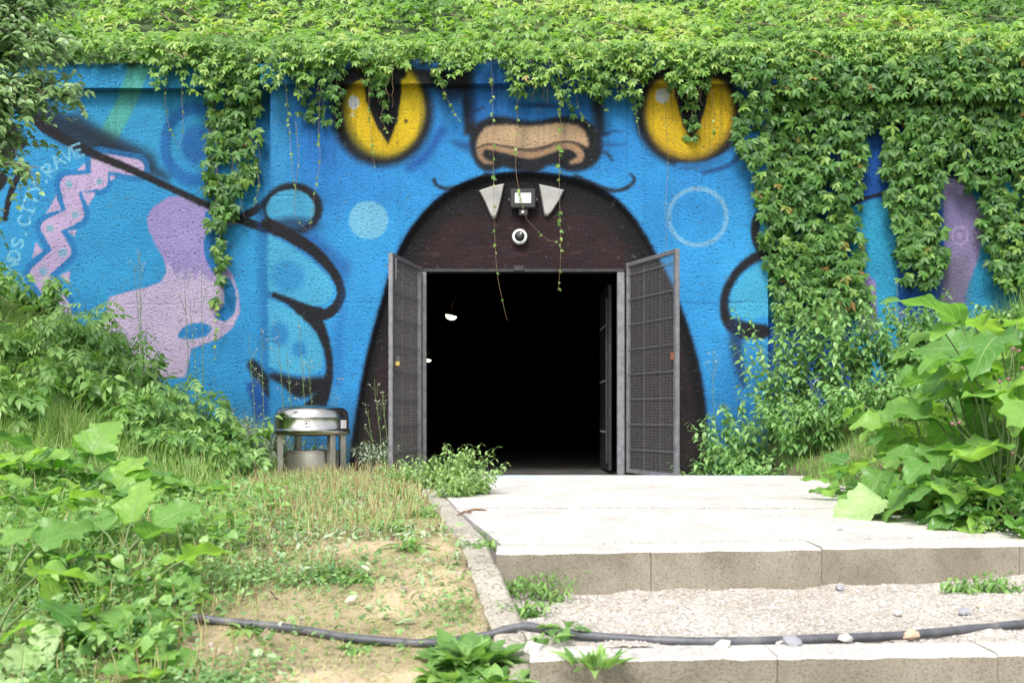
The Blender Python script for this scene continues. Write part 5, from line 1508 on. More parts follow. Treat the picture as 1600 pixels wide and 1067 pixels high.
# broad rosettes in front: plantain and dock
def rosette(px, d, n, L, label, key='rosd', mat=None, base=None, up=(.5, 1.1), cat='weed', protos=None, name='dock_plant', group='leafy rosettes in front'):
    x = (px - 800) * d / FPX
    z0 = float(terrain(x, d - CAM_D)) if base is None else base
    root = empty(name, (x, d - CAM_D, z0), label, cat, group)
    P = []; Nn = []; D = []; Sc = []
    for k in range(n):
        a = k * 2.4 + R.uniform(-.8, .8); el = R.uniform(*up)
        dr = np.array([math.cos(a) * math.cos(el), math.sin(a) * math.cos(el), math.sin(el)])
        r0 = R.uniform(0, .04 if n < 30 else L)
        P.append((x + math.cos(a) * r0, d - CAM_D + math.sin(a) * r0, z0 + .01)); D.append(dr)
        Nn.append(np.array([-math.cos(a) * math.sin(el), -math.sin(a) * math.sin(el), math.cos(el)]) + rng.normal(0, .2, 3)); Sc.append(L * R.uniform(.6, 1.15))
    put_leaves(root, key, protos or DOCK, mat or M['shrubleaf'], np.array(P), frames(np.array(Nn), np.array(D)), np.array(Sc), 300)
    return root
WIDE = [blade(1, .62, [.12, .4, .9, 1, .9, .6, .05], .3, .3 + .2 * s, wave=.03, seed=s + 5, n=9, nu=2) for s in range(4)]
DOCK = [blade(1, .42, [.06, .15, .55, .9, 1, .8, .4, .03], .25, .45 + .15 * s, wave=.02, seed=s, n=9, nu=2) for s in range(4)]
rosette(735, 4.0, 95, .115, 'large leafy dock clump growing over the kerb in front of the hose', up=(.35, 1.35), protos=WIDE, key='rosw')
rosette(700, 3.85, 55, .095, 'left part of the leafy clump in front of the hose', up=(.3, 1.2), protos=WIDE, key='rosw')
rosette(775, 3.8, 55, .09, 'low leafy clump at the bottom edge right of the big dock clump', up=(.3, 1.2), protos=WIDE, key='rosw')
rosette(930, 3.70, 44, .085, 'narrow-leaved green tuft on the lowest step at the bottom edge', up=(.5, 1.35), base=-.21, protos=LANCE, key='rosl')
rosette(880, 4.15, 12, .10, 'small flat rosette lying over the hose beside the kerb', up=(.15, .7), base=-.17)
rosette(855, 4.0, 9, .08, 'tiny rosette in front of the hose next to the kerb', up=(.15, .7), base=-.18)

for (px, d, n, L, up_, lb_) in [(520, 5.05, 26, .10, (.05, .6), 'flattened plantain patch in the middle of the sand'), (560, 5.0, 20, .09, (.0, .5), 'wilted plantain at the right end of the middle green patch'), (560, 4.2, 16, .09, (.0, .4), 'wilted leaves lying behind the hose bend on the sand'), (380, 4.35, 16, .09, (.0, .5), 'wilted leaf heap at the left end of the hose'),
        (610, 6.1, 22, .13, (.1, .9), 'plantain rosette at the sand edge with seed stalks'), (560, 6.6, 22, .13, (.1, .9), 'plantain rosette behind the sand patch'), (480, 6.2, 22, .13, (.1, .9), 'plantain rosette left of the sand edge'), (660, 6.9, 24, .13, (.2, 1.1), 'plantain rosette beside the kerb before the nettles'), (420, 7.0, 20, .13, (.1, .9), 'plantain rosette in the middle of the mown strip'),
        (640, 5.5, 16, .11, (.0, .6), 'wilted plantain lying near the kerb above the sand'), (350, 6.0, 20, .13, (.1, 1.0), 'plantain rosette at the left side of the mown strip'), (520, 8.0, 20, .14, (.2, 1.0), 'plantain rosette before the litter bin'), (620, 8.2, 22, .14, (.2, 1.1), 'plantain rosette left of the nettle clump'), (700, 4.25, 14, .08, (.0, .5), 'flat wilted rosette between hose and kerb')]:
    rosette(px, d, n, L, lb_, up=up_, name='plantain', key='rosp', group='plantain rosettes on the sandy verge', protos=DOCK)
# ------------------------------------------------------------------ burdocks
BSTEM = M['twig']
def burdock(px, d, leaves, label, base=None, group='burdock plants', mat=None):
    """leaves: (azimuth deg in plan, 0 = right, 90 = away, petiole elevation deg, petiole length, leaf length, leaf pitch deg, pale)"""
    x = (px - 800) * d / FPX
    z0 = float(terrain(x, d - CAM_D)) if base is None else base
    root = empty('burdock_plant', (x, d - CAM_D, z0), label, 'burdock', group)
    pool = leaf_pool('burd', BURD, M['burdock'], 20); pale = leaf_pool('burdp', BURD, M['burdock_pale'], 6)
    for (az, el, pl, ll, pitch, pf) in leaves:
        a, e = math.radians(az), math.radians(el)
        h = Vector((math.cos(a), math.sin(a), 0))
        p0 = Vector((0, 0, 0)); p1 = h * pl * math.cos(e) * .45 + Vector((0, 0, pl * math.sin(e) * .62)); p2 = h * pl * math.cos(e) + Vector((0, 0, pl * math.sin(e)))
        pts = [p0, (p0 + p1) * .5 + Vector((0, 0, .01)), p1, (p1 + p2) * .5 + Vector((0, 0, .008)), p2]
        V, F = tube_arr(pts, np.linspace(.008, .004, 5), 6)
        link('petiole', mesh('petiole', V, F, BSTEM, True), root)
        pt = math.radians(pitch)
        dr = h * math.cos(pt) + Vector((0, 0, math.sin(pt))); nr = Vector((0, 0, 1)) * math.cos(pt) - h * math.sin(pt)
        nr = nr + Vector((R.gauss(0, .25), R.gauss(0, .25), 0)); dr = dr + Vector((R.gauss(0, .1), R.gauss(0, .1), 0))
        if pf: nr = nr + Vector((0, -.5, 0))
        Fm = frames(np.array([tuple(nr)]), np.array([tuple(dr)]))[0]
        o = link('leaf', R.choice(pale if pf else pool), root)
        o.matrix_local = Matrix([list(Fm[i] * ll) + [p2[i]] for i in range(3)] + [[0, 0, 0, 1]])
        if pf: o['label'] = 'whitish leaf showing its underside'
    return root
def auto_leaves(n, pl, ll, el=(25, 75), pitch=(-25, 35), az=None, pale=0):
    L = []
    for k in range(n):
        a = (k * 137.5 + R.uniform(-20, 20)) % 360 if az is None else R.uniform(*az)
        L.append((a, R.uniform(*el), R.uniform(*pl), R.uniform(*ll), R.uniform(*pitch), R.random() < pale))
    return L
burdock(130, 7.6, [(75, 72, .30, .36, 62, 0), (180, 40, .3, .34, 5, 0), (215, 45, .25, .30, -10, 0), (330, 40, .28, .30, 10, 0), (0, 50, .3, .33, 15, 0), (20, 38, .25, .3, -5, 0), (265, 40, .2, .3, -20, 0), (300, 55, .2, .28, -5, 0), (120, 50, .28, .3, 20, 0)], 'burdock rosette on the left bank with one tall upright leaf')
burdock(175, 7.2, [(350, 45, .28, .30, 18, 0), (20, 30, .3, .27, 0, 0), (310, 30, .22, .28, -15, 0), (200, 40, .25, .3, 0, 0), (240, 30, .2, .26, -10, 0), (80, 60, .25, .28, 30, 0), (330, 15, .32, .28, -12, 0)], 'burdock rosette right of the one with the upright leaf')
burdock(40, 7.3, auto_leaves(9, (.2, .32), (.26, .34)), 'burdock rosette at the left edge under the bushy plants')
burdock(262, 7.9, [(5, 28, .28, .34, -8, 0), (330, 20, .30, .42, -22, 0), (20, 25, .2, .28, 8, 0), (180, 30, .12, .22, -10, 0), (250, 25, .15, .22, -20, 1)], 'burdock stretching a long drooping leaf towards the litter bin')
burdock(225, 7.0, auto_leaves(7, (.12, .2), (.2, .28)), 'small burdock below the rosettes at the edge of the mown grass')
burdock(190, 5.2, [(85, 60, .22, .28, 50, 0), (20, 50, .22, .26, 25, 0), (150, 50, .2, .25, 30, 0), (330, 40, .2, .22, 5, 0), (250, 30, .15, .2, 0, 0)], 'burdock with broad upright leaves in the left foreground')
burdock(225, 4.75, [(0, 42, .24, .22, 8, 0), (330, 30, .16, .18, -8, 0), (200, 35, .16, .2, 5, 0), (60, 55, .16, .2, 25, 0)], 'burdock with one arched leaf pointing at the sand patch')
burdock(150, 4.35, auto_leaves(7, (.08, .16), (.14, .2), (20, 60), (-15, 25)), 'low burdock with scalloped leaves beside the sand')
burdock(210, 4.15, auto_leaves(6, (.07, .14), (.13, .18), (15, 50), (-10, 20)), 'low burdock at the edge of the bare sand left of the hose end')
burdock(10, 4.7, [(40, 60, .26, .28, 35, 0), (340, 45, .22, .26, 0, 0), (100, 65, .25, .28, 45, 0), (0, 30, .2, .24, -5, 0)], 'blurred burdock at the left edge with leaves raised')
burdock(-20, 4.1, [(10, 60, .36, .26, 4, 0), (350, 45, .3, .24, -8, 0), (20, 20, .18, .22, -10, 1), (340, 15, .12, .2, -15, 1)], 'nearest burdock at the left edge, one leaf held out level')
burdock(40, 3.75, auto_leaves(6, (.06, .14), (.14, .2), (20, 60), (-20, 20), pale=.3), 'burdock in the bottom left corner with a whitish leaf')
burdock(190, 3.7, auto_leaves(5, (.05, .1), (.12, .16), (10, 45), (-15, 15)), 'low burdock at the bottom edge left of the clover patch')
for (px, d, n, pl, ll, lb_) in [(95, 7.9, 10, (.2, .34), (.24, .34), 'burdock rosette high on the left, behind the one with the upright leaf'),
        (215, 7.5, 9, (.15, .3), (.22, .32), 'burdock rosette in front of the drooping bushy plants'),
        (300, 7.7, 7, (.1, .2), (.18, .26), 'small burdock left of the long drooping leaf'),
        (60, 6.4, 10, (.14, .28), (.20, .30), 'burdock at the left edge above the blurred foreground leaves'),
        (150, 6.3, 8, (.1, .2), (.16, .24), 'low burdock in the grass of the left foreground'),
        (110, 4.9, 5, (.10, .2), (.15, .22), 'burdock between the two blurred plants on the left'),
        (80, 4.1, 5, (.06, .14), (.14, .2), 'burdock low in the left foreground with overlapping leaves'),
        (250, 3.85, 7, (.05, .10), (.12, .16), 'flat burdock beside the clover at the bottom edge')]:
    burdock(px, d, auto_leaves(n, pl, ll, (20, 70), (-25, 35), pale=.05), lb_)
# right thicket
rb_ = [(1600, 6.9, 'tall burdock at the right edge of the thicket with huge upper leaves', 24, (.6, 1.25), (.32, .46), (60, 84)),
       (1530, 7.2, 'tall burdock in the middle of the right thicket', 22, (.45, 1.0), (.28, .40), (50, 82)),
       (1460, 7.2, 'medium burdock in the right thicket under the grassy bank', 20, (.25, .75), (.24, .34), (38, 78)),
       (1560, 6.4, 'front burdock of the right thicket with dark lower leaves', 22, (.2, .75), (.24, .34), (30, 75)),
       (1650, 6.5, 'burdock cut by the right edge of the photo', 20, (.4, 1.1), (.30, .40), (45, 80)),
       (1405, 7.5, 'low burdock at the left front of the right thicket', 18, (.15, .5), (.22, .32), (20, 68)),
       (1355, 8.3, 'outermost low burdock of the right thicket beside the slab', 15, (.12, .38), (.20, .28), (15, 60)),
       (1480, 6.6, 'burdock leaning over the slab edge', 14, (.15, .5), (.22, .32), (20, 64)),
       (1440, 8.6, 'burdock behind the right thicket near the weeds', 18, (.3, .75), (.26, .34), (38, 75)),
       (1560, 8.3, 'burdock at the back of the right thicket', 20, (.6, 1.1), (.3, .4), (50, 80))]
for (px, d, lb_, n, pl, ll, el) in rb_:
    burdock(px, d, auto_leaves(n, pl, ll, el, (-35, 30)), lb_, base=max(.0, float(terrain((px - 800) * d / FPX, d - CAM_D))), group='burdocks of the right thicket')
for (px, d, lb_) in [(1530, 6.15, 'lowest burdock at the front edge of the right thicket'), (1590, 6.05, 'low burdock in the front right corner of the thicket'), (1450, 6.9, 'low burdock behind the whitish leaf')]:
    burdock(px, d, auto_leaves(18, (.1, .35), (.16, .26), (10, 70), (-40, 20)), lb_, base=.0, group='burdocks of the right thicket')
burdock(1425, 6.75, [(200, 32, .20, .44, -6, 1), (250, 10, .12, .30, -35, 0), (180, 25, .15, .28, -10, 0)], 'burdock with a big whitish leaf lying over the slab', base=.02, group='burdocks of the right thicket')
burdock(1560, 6.6, [(165, 80, 1.15, .46, 32, 0), (35, 80, 1.2, .44, 15, 0), (200, 74, .95, .36, -5, 0)], 'burdock carrying the large dark pointed leaf high above the thicket', base=.05, group='burdocks of the right thicket')
# pink burs on stalks
br = empty('flowering_burdock_stalk', ((1570 - 800) * 6.4 / FPX, 6.4 - CAM_D, .05), 'burdock flower stalk with pinkish burs at the right edge', 'burdock stalk')
b0 = Vector(br.location)
for (px, py) in [(1583, 545), (1597, 575), (1575, 592), (1592, 548), (1562, 596), (1488, 662), (1499, 660), (1582, 708)]:
    tip = W(px, py, -5.7)
    mid = (b0 + tip) / 2 + Vector((.06, .05, .08))
    stem_obj(br, [b0, mid, tip], [.006, .004, .002], M['twig'])
    link('bur', FP, br, tip - b0, None, .013)

# ------------------------------------------------------------------ creeping weeds under the right thicket, banks
def carpet(name, fn, n, protos, mat, size, label, cat, lift=(.0, .08), tilt=.4, z=None, rnd=None, droopdir=False):
    P = fn(n); n = len(P)
    zt = terrain(P[:, 0], P[:, 1]) if z is None else z(P[:, 0], P[:, 1])
    Q = np.stack([P[:, 0], P[:, 1], zt + rng.uniform(*lift, n)], -1)
    az = rng.uniform(0, 2 * PI, n)
    Rm = frames(np.stack([rng.normal(0, tilt, n), rng.normal(-.15, tilt, n), np.ones(n)], -1), np.stack([np.cos(az), np.sin(az), rng.normal(0, .2, n)], -1))
    V, F, A = merge(protos, Q, Rm, rng.uniform(size[0], size[1], n), rnd=rnd)
    return tag(link(name, mesh(name, V, F, mat, True, A)), label, cat, kind='stuff')
def rect(x0, x1, d0, d1):
    return lambda n: np.stack([rng.uniform(x0, x1, n), rng.uniform(d0, d1, n) - CAM_D], -1)
carpet('creeping_ivy', lambda n: (lambda u, d: np.stack([2.38 + .1 * np.abs(d - 6.6) + u * 1.3, d - CAM_D], -1))(rng.random(n), rng.uniform(5.9, 7.6, n)), 2600, PALM, M['creeper'], (.03, .06), 'dark creeping ivy under the right burdock thicket', 'ivy', (.02, .30), .5, z=lambda x, y: terrain(x, y) * 0 + .0)

def grass(name, P, h, mat, label, cat, spread=.35, kind='stuff', rnd=None, protos=GRASS):
    n = len(P)
    z = terrain(P[:, 0], P[:, 1])
    Q = np.stack([P[:, 0], P[:, 1], z - .01], -1)
    az = rng.uniform(0, 2 * PI, n)
    Rm = frames(np.stack([rng.normal(0, .25, n), rng.normal(0, .25, n), np.ones(n)], -1), np.stack([np.cos(az), np.sin(az), np.zeros(n)], -1))
    hh = h(P) * rng.uniform(.55, 1.2, n)
    Sc = np.stack([np.full(n, .16), hh * 1.0, hh], -1)
    V, F, A = merge(protos, Q, Rm, Sc, rnd=rnd)
    # Sc x scale widens the blade to a few millimetres
    return tag(link(name, mesh(name, V, F, mat, True, A)), label, cat, kind=kind)

# left: lush grass and ground cover
n0 = 60000
x = rng.uniform(-6.4, -.05, n0); d = 3.2 + 8.7 * rng.random(n0) ** 1.35
strip = np.exp(-((x + 1.3) / .8) ** 2) * sstep(5, 6, d)
ok = (x < path_left(d) - .16) & (rng.random(n0) < (1 - .72 * strip) * green_at(x, d) ** 2 * (.35 + .9 * vnoise(x * 2.2, d * 2.2))) & (x > -.62 * d)
P_ = np.stack([x[ok], d[ok] - CAM_D], -1)
hfun = lambda P: .045 + .10 * sstep(-1.5, -2.5, P[:, 0]) + .12 * sstep(-2.4, -3.5, P[:, 0]) + .06 * sstep(7, 5, P[:, 1] + 12) * sstep(-1., -1.6, P[:, 0])
rv_ = np.clip(rng.beta(2, 3, len(P_)) * .9 + .18 * (P_[:, 0] > -2.2) + .45 * (rng.random(len(P_)) > .86), 0, 1)
grass('grass', P_, hfun, M['grass'], 'green grass growing on the left verge and bank', 'grass', rnd=rv_)
n0 = 52000
x = rng.uniform(-4.5, -.0, n0); d = 3.3 + 7 * rng.random(n0) ** 1.3
ok = (x < path_left(d) - .15) & (rng.random(n0) < green_at(x, d) ** 2.5) & (x > -.6 * d)
Pc = np.stack([x[ok], d[ok] - CAM_D], -1)
carpet('clover', lambda n: Pc, 0, TRI + OVATE[:1], M['clover'], (.014, .042), 'small-leaved ground cover among the grass on the left verge', 'ground cover', (.0, .10), .45)
xh = rng.uniform(-3.6, -1.0, 9000); dh = rng.uniform(3.4, 8.2, 9000)
kh = (xh < -1.25 - .08 * (dh - 4) + .3 * (vnoise(xh * 3, dh * 3) - .5)) & (xh > -.5 * dh - .3) & (vnoise(xh * 2.5 + 7, dh * 2.5) > .35)
Ph = np.stack([xh[kh], dh[kh] - CAM_D], -1)
carpet('low_herbs', lambda n: Ph, 0, OVATE + HEART, M['shrubleaf'], (.025, .07), 'leafy herbs filling the gaps between the burdocks on the left', 'herbs', (.02, .17), .55)
xk = np.concatenate([rng.normal(-1.05, .13, 1500), rng.normal(-1.0, .28, 1100), rng.normal(-.25, .1, 260)]); dk = np.concatenate([rng.normal(3.75, .13, 1500), rng.normal(5.05, .16, 1100), rng.normal(4.65, .22, 260)])
Pk = np.stack([xk, dk - CAM_D], -1)[xk < path_left(dk) - .18]
carpet('clover_patch', lambda n: Pk, 0, TRI, M['clover'], (.012, .03), 'dense bluish green clover mats beside the bare sand', 'clover', (.0, .05), .4)
n0 = 2600
x = rng.uniform(-4.0, -1.5, n0); d = rng.uniform(4.2, 8.6, n0)
ok = (vnoise(x * 3 + 1, d * 3) > .5) & (x > -.5 * d - .2)
grass('tall_grass', np.stack([x[ok], d[ok] - CAM_D], -1), lambda P: np.full(len(P), .26), M['grass'], 'long pale arching grass blades between the burdocks on the left', 'grass', rnd=rng.uniform(.45, 1, ok.sum()))
n0 = 9000
x = rng.uniform(-6.4, -2.3, n0); d = rng.uniform(8.3, 11.9, n0)
ok = vnoise(x * 2 + 5, d * 2) > .42
grass('tall_grass', np.stack([x[ok], d[ok] - CAM_D], -1), lambda P: .30 + .22 * vnoise(P[:, 0] * 3, P[:, 1] * 3), M['grass'], 'tall wispy grass growing through the bushy plants on the left bank', 'grass', rnd=rng.uniform(.2, .9, ok.sum()))
# right: grassy foot of the bank
n0 = 22000
x = rng.uniform(2.1, 6.4, n0); d = rng.uniform(7.2, 11.95, n0)
ok = (rng.random(n0) < .85) & (x < .52 * d)
grass('grass', np.stack([x[ok], d[ok] - CAM_D], -1), lambda P: .14 + .16 * vnoise(P[:, 0] * 2, P[:, 1] * 2) + .1 * (P[:, 0] > 4), M['grass'], 'long green grass at the foot of the wall and on the right bank', 'grass', rnd=rng.beta(2, 3, ok.sum()) * .85)

# dried plantain stalks on the mown strip
def spike(seed):
    r = np.random.default_rng(seed)
    lx, ly = r.uniform(-.25, .25, 2)
    pts = [(lx * t * t, ly * t * t, t) for t in (0, .35, .55, .8, 1)]
    v, f = tube_arr(pts, np.array([.010, .009, .024, .024, .008]), 4)
    f = np.vstack([f[:, [0, 1, 2]], f[:, [0, 2, 3]]])
    return v, f, np.zeros(len(v)), np.repeat([0, .35, .55, .8, 1], 4).astype(float)
SP = [spike(s) for s in range(6)]
def stalk_mat():
    m, nt, p = new_mat('plantain_stalk')
    at = N(nt, 'ShaderNodeAttribute', attribute_name='rnd')
    nt.links.new(ramp(nt, at.outputs['Fac'], [(0, (.16, .09, .045)), (.3, (.30, .22, .10)), (.65, (.34, .36, .15)), (1, (.22, .32, .10))]), p.inputs['Base Color'])
    p.inputs['Roughness'].default_value = .8
    return m
M['stalk'] = stalk_mat()
n0 = 7000
x = rng.uniform(-3.2, -.2, n0); d = rng.uniform(4.4, 11.2, n0)
cl_ = vnoise(x * 4, d * 4)
w_ = np.exp(-((x + 1.2 + .05 * (d - 7)) / 1.0) ** 2) * 1.25 * sstep(4.6, 6.0, d) * (.1 + 1.2 * sstep(.42, .62, cl_))
ok = (x < path_left(d) - .18) & (rng.random(n0) < w_)
P_ = np.stack([x[ok], d[ok] - CAM_D], -1); n = len(P_)
Q = np.stack([P_[:, 0], P_[:, 1], terrain(P_[:, 0], P_[:, 1])], -1)
az = rng.uniform(0, 2 * PI, n)
Rm = frames(np.stack([rng.normal(0, .22, n), rng.normal(0, .22, n), np.ones(n)], -1), np.stack([np.cos(az), np.sin(az), np.zeros(n)], -1))
hh = rng.uniform(.08, .19, n)
V_, F_, A_ = merge(SP, Q, Rm, np.stack([hh * 0 + .11, hh * 0 + .11, hh], -1))
tag(link('plantain_stalks', mesh('plantain_stalks', V_, F_, M['stalk'], True, A_)), 'tan and greenish plantain seed stalks standing on the mown strip before the bin', 'seed stalks', kind='stuff')
# foreground group near the bottom left
n = 60
x = rng.uniform(-1.75, -1.0, n); d = rng.uniform(3.7, 4.6, n)
Q = np.stack([x, d - CAM_D, terrain(x, d - CAM_D)], -1); az = rng.uniform(0, 2 * PI, n)
Rm = frames(np.stack([rng.normal(0, .15, n), rng.normal(0, .15, n), np.ones(n)], -1), np.stack([np.cos(az), np.sin(az), np.zeros(n)], -1))
hh = rng.uniform(.10, .17, n)
V_, F_, A_ = merge(SP, Q, Rm, np.stack([hh * 0 + .09, hh * 0 + .09, hh], -1))
tag(link('plantain_stalks', mesh('plantain_stalks', V_, F_, M['stalk'], True, A_)), 'blurred brown plantain stalks in the left foreground beside the sand', 'seed stalks', kind='stuff')
# cut leaves lying on the sand
n0 = 11000
x = rng.uniform(-2.9, -.0, n0); d = rng.uniform(3.6, 11, n0)
cl_ = fbm(x * 3.1, d * 3.1, 2)
w_ = sstep(.36, .6, cl_) * (.30 + .70 * sstep(4.9, 5.7, d)) * np.exp(-((x + 1.0) / 1.1) ** 2)
ok = (x < path_left(d) - .12) & (rng.random(n0) < w_)
Pl = np.stack([x[ok], d[ok] - CAM_D], -1)
carpet('cut_leaves', lambda n: Pl, 0, LANCE + DOCK + CRUMP, M['litter'], (.02, .075), 'wilted pale leaves cut down and strewn over the sand and mown strip', 'cut leaves', (.006, .05), .4)
# dry clippings
n0 = 22000
x = rng.uniform(-2.6, .0, n0); d = rng.uniform(3.5, 10.8, n0)
ok = (x < path_left(d) - .1)
P_ = np.stack([x[ok], d[ok] - CAM_D], -1); n = len(P_)
Q = np.stack([P_[:, 0], P_[:, 1], terrain(P_[:, 0], P_[:, 1]) + .006], -1); az = rng.uniform(0, 2 * PI, n)
Rm = frames(np.stack([np.cos(az), np.sin(az), rng.normal(0, .15, n)], -1), np.stack([-np.sin(az), np.cos(az), np.zeros(n)], -1))
Rm = frames(np.stack([np.cos(az), np.sin(az), rng.normal(.1, .15, n)], -1), np.stack([rng.normal(0, .1, n), rng.normal(0, .1, n), np.ones(n)], -1))
V_, F_, A_ = merge(GRASS, Q, Rm, np.stack([np.full(n, .10), np.full(n, .03), rng.uniform(.02, .07, n)], -1), rnd=rng.uniform(.7, 1, n))
tag(link('grass_clippings', mesh('grass_clippings', V_, F_, M['grass'], True, A_)), 'dry straw coloured clippings scattered over the sandy verge', 'clippings', kind='stuff')

# ------------------------------------------------------------------ tall flowering stems
def tall_weed(px, py_top, y, label, nb=6, leaf=.05, spreadpx=14, baseh=None):
    tip = W(px, py_top, y); x = tip.x
    z0 = float(terrain(x, y))
    root = empty('flowering_weed', (x + .03, y, z0), label, 'flowering weed', 'tall flowering weeds along the wall')
    b = Vector((x + R.uniform(-.05, .05), y, z0))
    H = tip.z - z0
    main = [b.lerp(tip, t) + Vector((.02 * math.sin(t * 5), 0, 0)) for t in np.linspace(0, 1, 8)]
    stem_obj(root, main, np.linspace(.005, .002, 8), M['twig'])
    P = []; Nn = []; D = []; Sc = []
    for k in range(nb):
        t = R.uniform(.5, .95); s = b.lerp(tip, t)
        e = s + Vector((R.uniform(-1, 1) * spreadpx * .007, R.uniform(-.05, .05), R.uniform(.06, .22)))
        stem_obj(root, [s, s.lerp(e, .5) + Vector((0, 0, -.01)), e], .0018, M['twig'], 'branch', 4)
        for q in range(3):
            c = e + Vector((R.gauss(0, .016), R.gauss(0, .01), R.gauss(0, .014)))
            link('flower', FW, root, c - root.location, None, R.uniform(.003, .010))
    for k in range(int(H / .05)):
        t = R.uniform(.05, .8); c = b.lerp(tip, t); a = R.uniform(0, 6.28)
        P.append(tuple(c)); D.append((math.cos(a), math.sin(a), R.uniform(-.3, .6))); Nn.append((R.gauss(0, .3), -.3, 1)); Sc.append(leaf * R.uniform(.6, 1.3) * (1.3 - t))
    if P: put_leaves(root, 'lancet', LANCE, M['nettleleaf'], np.array(P), frames(np.array(Nn), np.array(D)), np.array(Sc), 60)
tall = [(222, 385, -.5, 'tall pale flowering stem before the left edge of the lilac figure'), (214, 410, -.55, 'second pale flowering stem just left of the tall one'), (318, 418, -.5, 'branching dry stem with white flower tufts in front of the lilac figure'), (292, 425, -.6, 'thin brown stem beside the branching dry stem'), (300, 470, -.5, 'curled brown stem low before the lilac figure'),
        (392, 520, -.6, 'thin arching stem left of the pilaster edge'), (412, 520, -.6, 'flowering weed at the pilaster edge'), (438, 515, -.5, 'flowering weed just right of the pilaster edge'), (452, 545, -.5, 'pinkish flowering weed above the left side of the bin'), (485, 570, -.45, 'flowering weed rising behind the bin lid'), (470, 500, -.5, 'tall thin flowering weed behind the bin'), (522, 600, -.4, 'thin weed at the right rear of the bin'), (588, 592, -.7, 'tall weed with white flowers between the bin and the left gate leaf'), (600, 608, -.75, 'shorter weed with white flowers beside the left gate leaf'), (578, 640, -.7, 'leafy weed right of the bin'),
        (1118, 545, -.7, 'slender weed with a yellowish top against the blue paint right of the gate'), (1270, 600, -1.2, 'white flowered weed among the dry grass'), (1370, 470, -.8, 'white flowered weed in front of the lilac corner'), (1405, 440, -.7, 'dried pale weed before the bank on the right')]
for (px, py, y, lb_) in tall: tall_weed(px, py, y, lb_, nb=4)
# leafy weeds around the bin and the foot of the left wing
for (px, d, h, lb_) in [(405, 11.35, .5, 'grey-green wormwood-like weed left of the bin'), (375, 11.1, .5, 'grey-green weed above the tree stump'), (430, 11.45, .55, 'leafy weed behind the left post of the bin'), (350, 10.9, .4, 'grey-green weed at the right foot of the left bank'), (505, 11.6, .3, 'leafy weed seen through the bin opening'), (470, 11.6, .28, 'leafy weed seen through the bin opening on its left side'), (395, 10.7, .25, 'grassy weed right of the tree stump'), (585, 11.2, .35, 'broad-leaved weed between the bin and the left gate leaf')]:
    shrub('wall_weed', (px - 800) * d / FPX, d, h * 1.15, .28, 16, 'lanw', LANCE, M['wormwood'], .075, 22, lb_, 'weed', 'leafy weeds around the litter bin', cap=70, sr=.003)

# broken stump
sx, sd_ = (382 - 800) * 10.2 / FPX, 10.2
sp = empty('tree_stump', (sx, sd_ - CAM_D, .0), 'broken reddish tree stump at the foot of the left bank behind the drooping burdock leaf', 'tree stump')
mb = MB(sp.location)
n = 18; vs = []; fs = []
for j, (zz, rr) in enumerate([(-.02, .24), (.06, .21), (.15, .19), (.24, .17), (.30, .12), (.25, .05)]):
    for i in range(n):
        a = 2 * PI * i / n; q = rr * R.uniform(.8, 1.15)
        vs.append((sx + q * math.cos(a), sd_ - CAM_D + q * math.sin(a), zz + R.uniform(-.03, .03) * (j > 1)))
for j in range(5):
    for i in range(n): fs.append((j * n + i, j * n + (i + 1) % n, (j + 1) * n + (i + 1) % n, (j + 1) * n + i))
fs.append(tuple(5 * n + i for i in range(n)))
mb.add(vs, fs); mb.build('trunk', M['wood'], sp)
sp.scale = (.75, .75, .75)

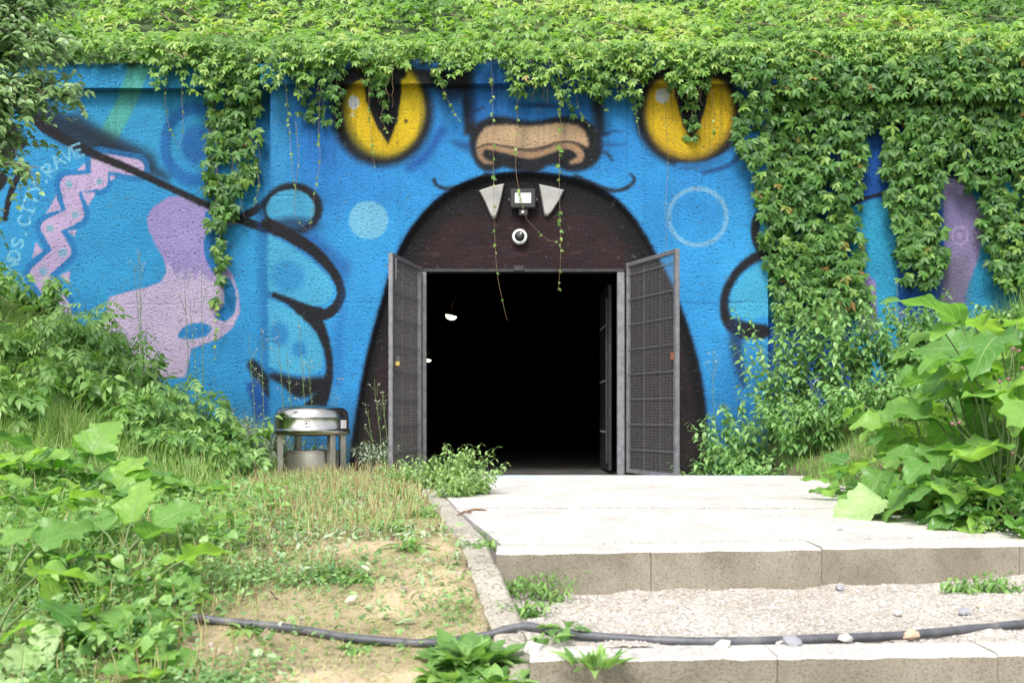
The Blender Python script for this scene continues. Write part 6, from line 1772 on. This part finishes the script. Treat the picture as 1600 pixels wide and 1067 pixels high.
# ------------------------------------------------------------------ tree reaching in at top left
tx, td = -5.3, 8.7
tr_ = empty('tree', (tx, td - CAM_D, float(terrain(tx, td - CAM_D))), 'dark-leaved tree whose branches reach in at the top left corner', 'tree')
t0 = Vector(tr_.location)
trunk = [t0 + Vector((.02 * k, .03 * k, .55 * k)) for k in range(10)]
stem_obj(tr_, trunk, np.linspace(.11, .05, 10), M['bark'], 'trunk', 10)
P = []; Nn = []; D = []; Sc = []
def branch(start, end, r0, twigs, leaf=.072):
    mid = (start + end) / 2 + Vector((0, .1, .25))
    pts = [start.lerp(mid, t).lerp(mid.lerp(end, t), t) for t in np.linspace(0, 1, 9)]
    stem_obj(tr_, pts, np.linspace(r0, .004, 9), M['bark'], 'branch', 6)
    for k in range(twigs):
        t = R.uniform(.45, 1) ** .7; i = int(t * 8); s = pts[i]
        e = s + Vector((R.uniform(-.15, .34), R.uniform(-.3, .3), R.uniform(-.30, .12)))
        e2 = s.lerp(e, .5) + Vector((0, 0, .05))
        tw = [s, e2, e]
        stem_obj(tr_, tw, [.004, .003, .0015], M['bark'], 'twig', 4)
        for q in range(15):
            u = q / 14
            c = (s.lerp(e2, u)).lerp(e2.lerp(e, u), u) + Vector((R.gauss(0, .025), R.gauss(0, .025), R.gauss(0, .02)))
            a = R.uniform(-.9, .9) + (PI if R.random() < .3 else 0)
            P.append(tuple(c)); D.append((math.cos(a), math.sin(a), R.uniform(-1.1, -.1))); Nn.append((R.gauss(.1, .4), R.gauss(-.6, .4), .8)); Sc.append(leaf * R.uniform(.6, 1.2))
for (px, py, y, tw) in [(60, 20, -3.2, 26), (110, 60, -3.4, 14), (40, 90, -3.0, 26), (80, 130, -3.3, 20), (20, 170, -3.2, 24), (130, 150, -3.4, 12), (40, 215, -3.2, 16), (10, 40, -2.8, 20), (-30, 120, -3.0, 20), (30, -30, -3.2, 16), (100, -20, -3.2, 12), (-20, 250, -3.3, 8), (60, 262, -3.4, 5), (10, 330, -3.4, 4)]:
    e = W(px, py, y); i = min(9, max(2, int((e.z - t0.z) / .55)))
    branch(trunk[i] + Vector((0, 0, 0)), e, .02, int(tw * 2.2))
P = np.array(P); order = np.argsort(-P[:, 0])
put_leaves(tr_, 'tree', OVATE[1:], M['treeleaf'], P, frames(np.array(Nn), np.array(D)), np.array(Sc), 300, order=order, stuffname='crown')
print('objects', len(bpy.data.objects), 'tris', sum(sum(len(p.vertices) - 2 for p in m.polygons) if len(m.polygons) < 5000 else len(m.polygons) * (len(m.polygons[0].vertices) - 2) for m in bpy.data.meshes))
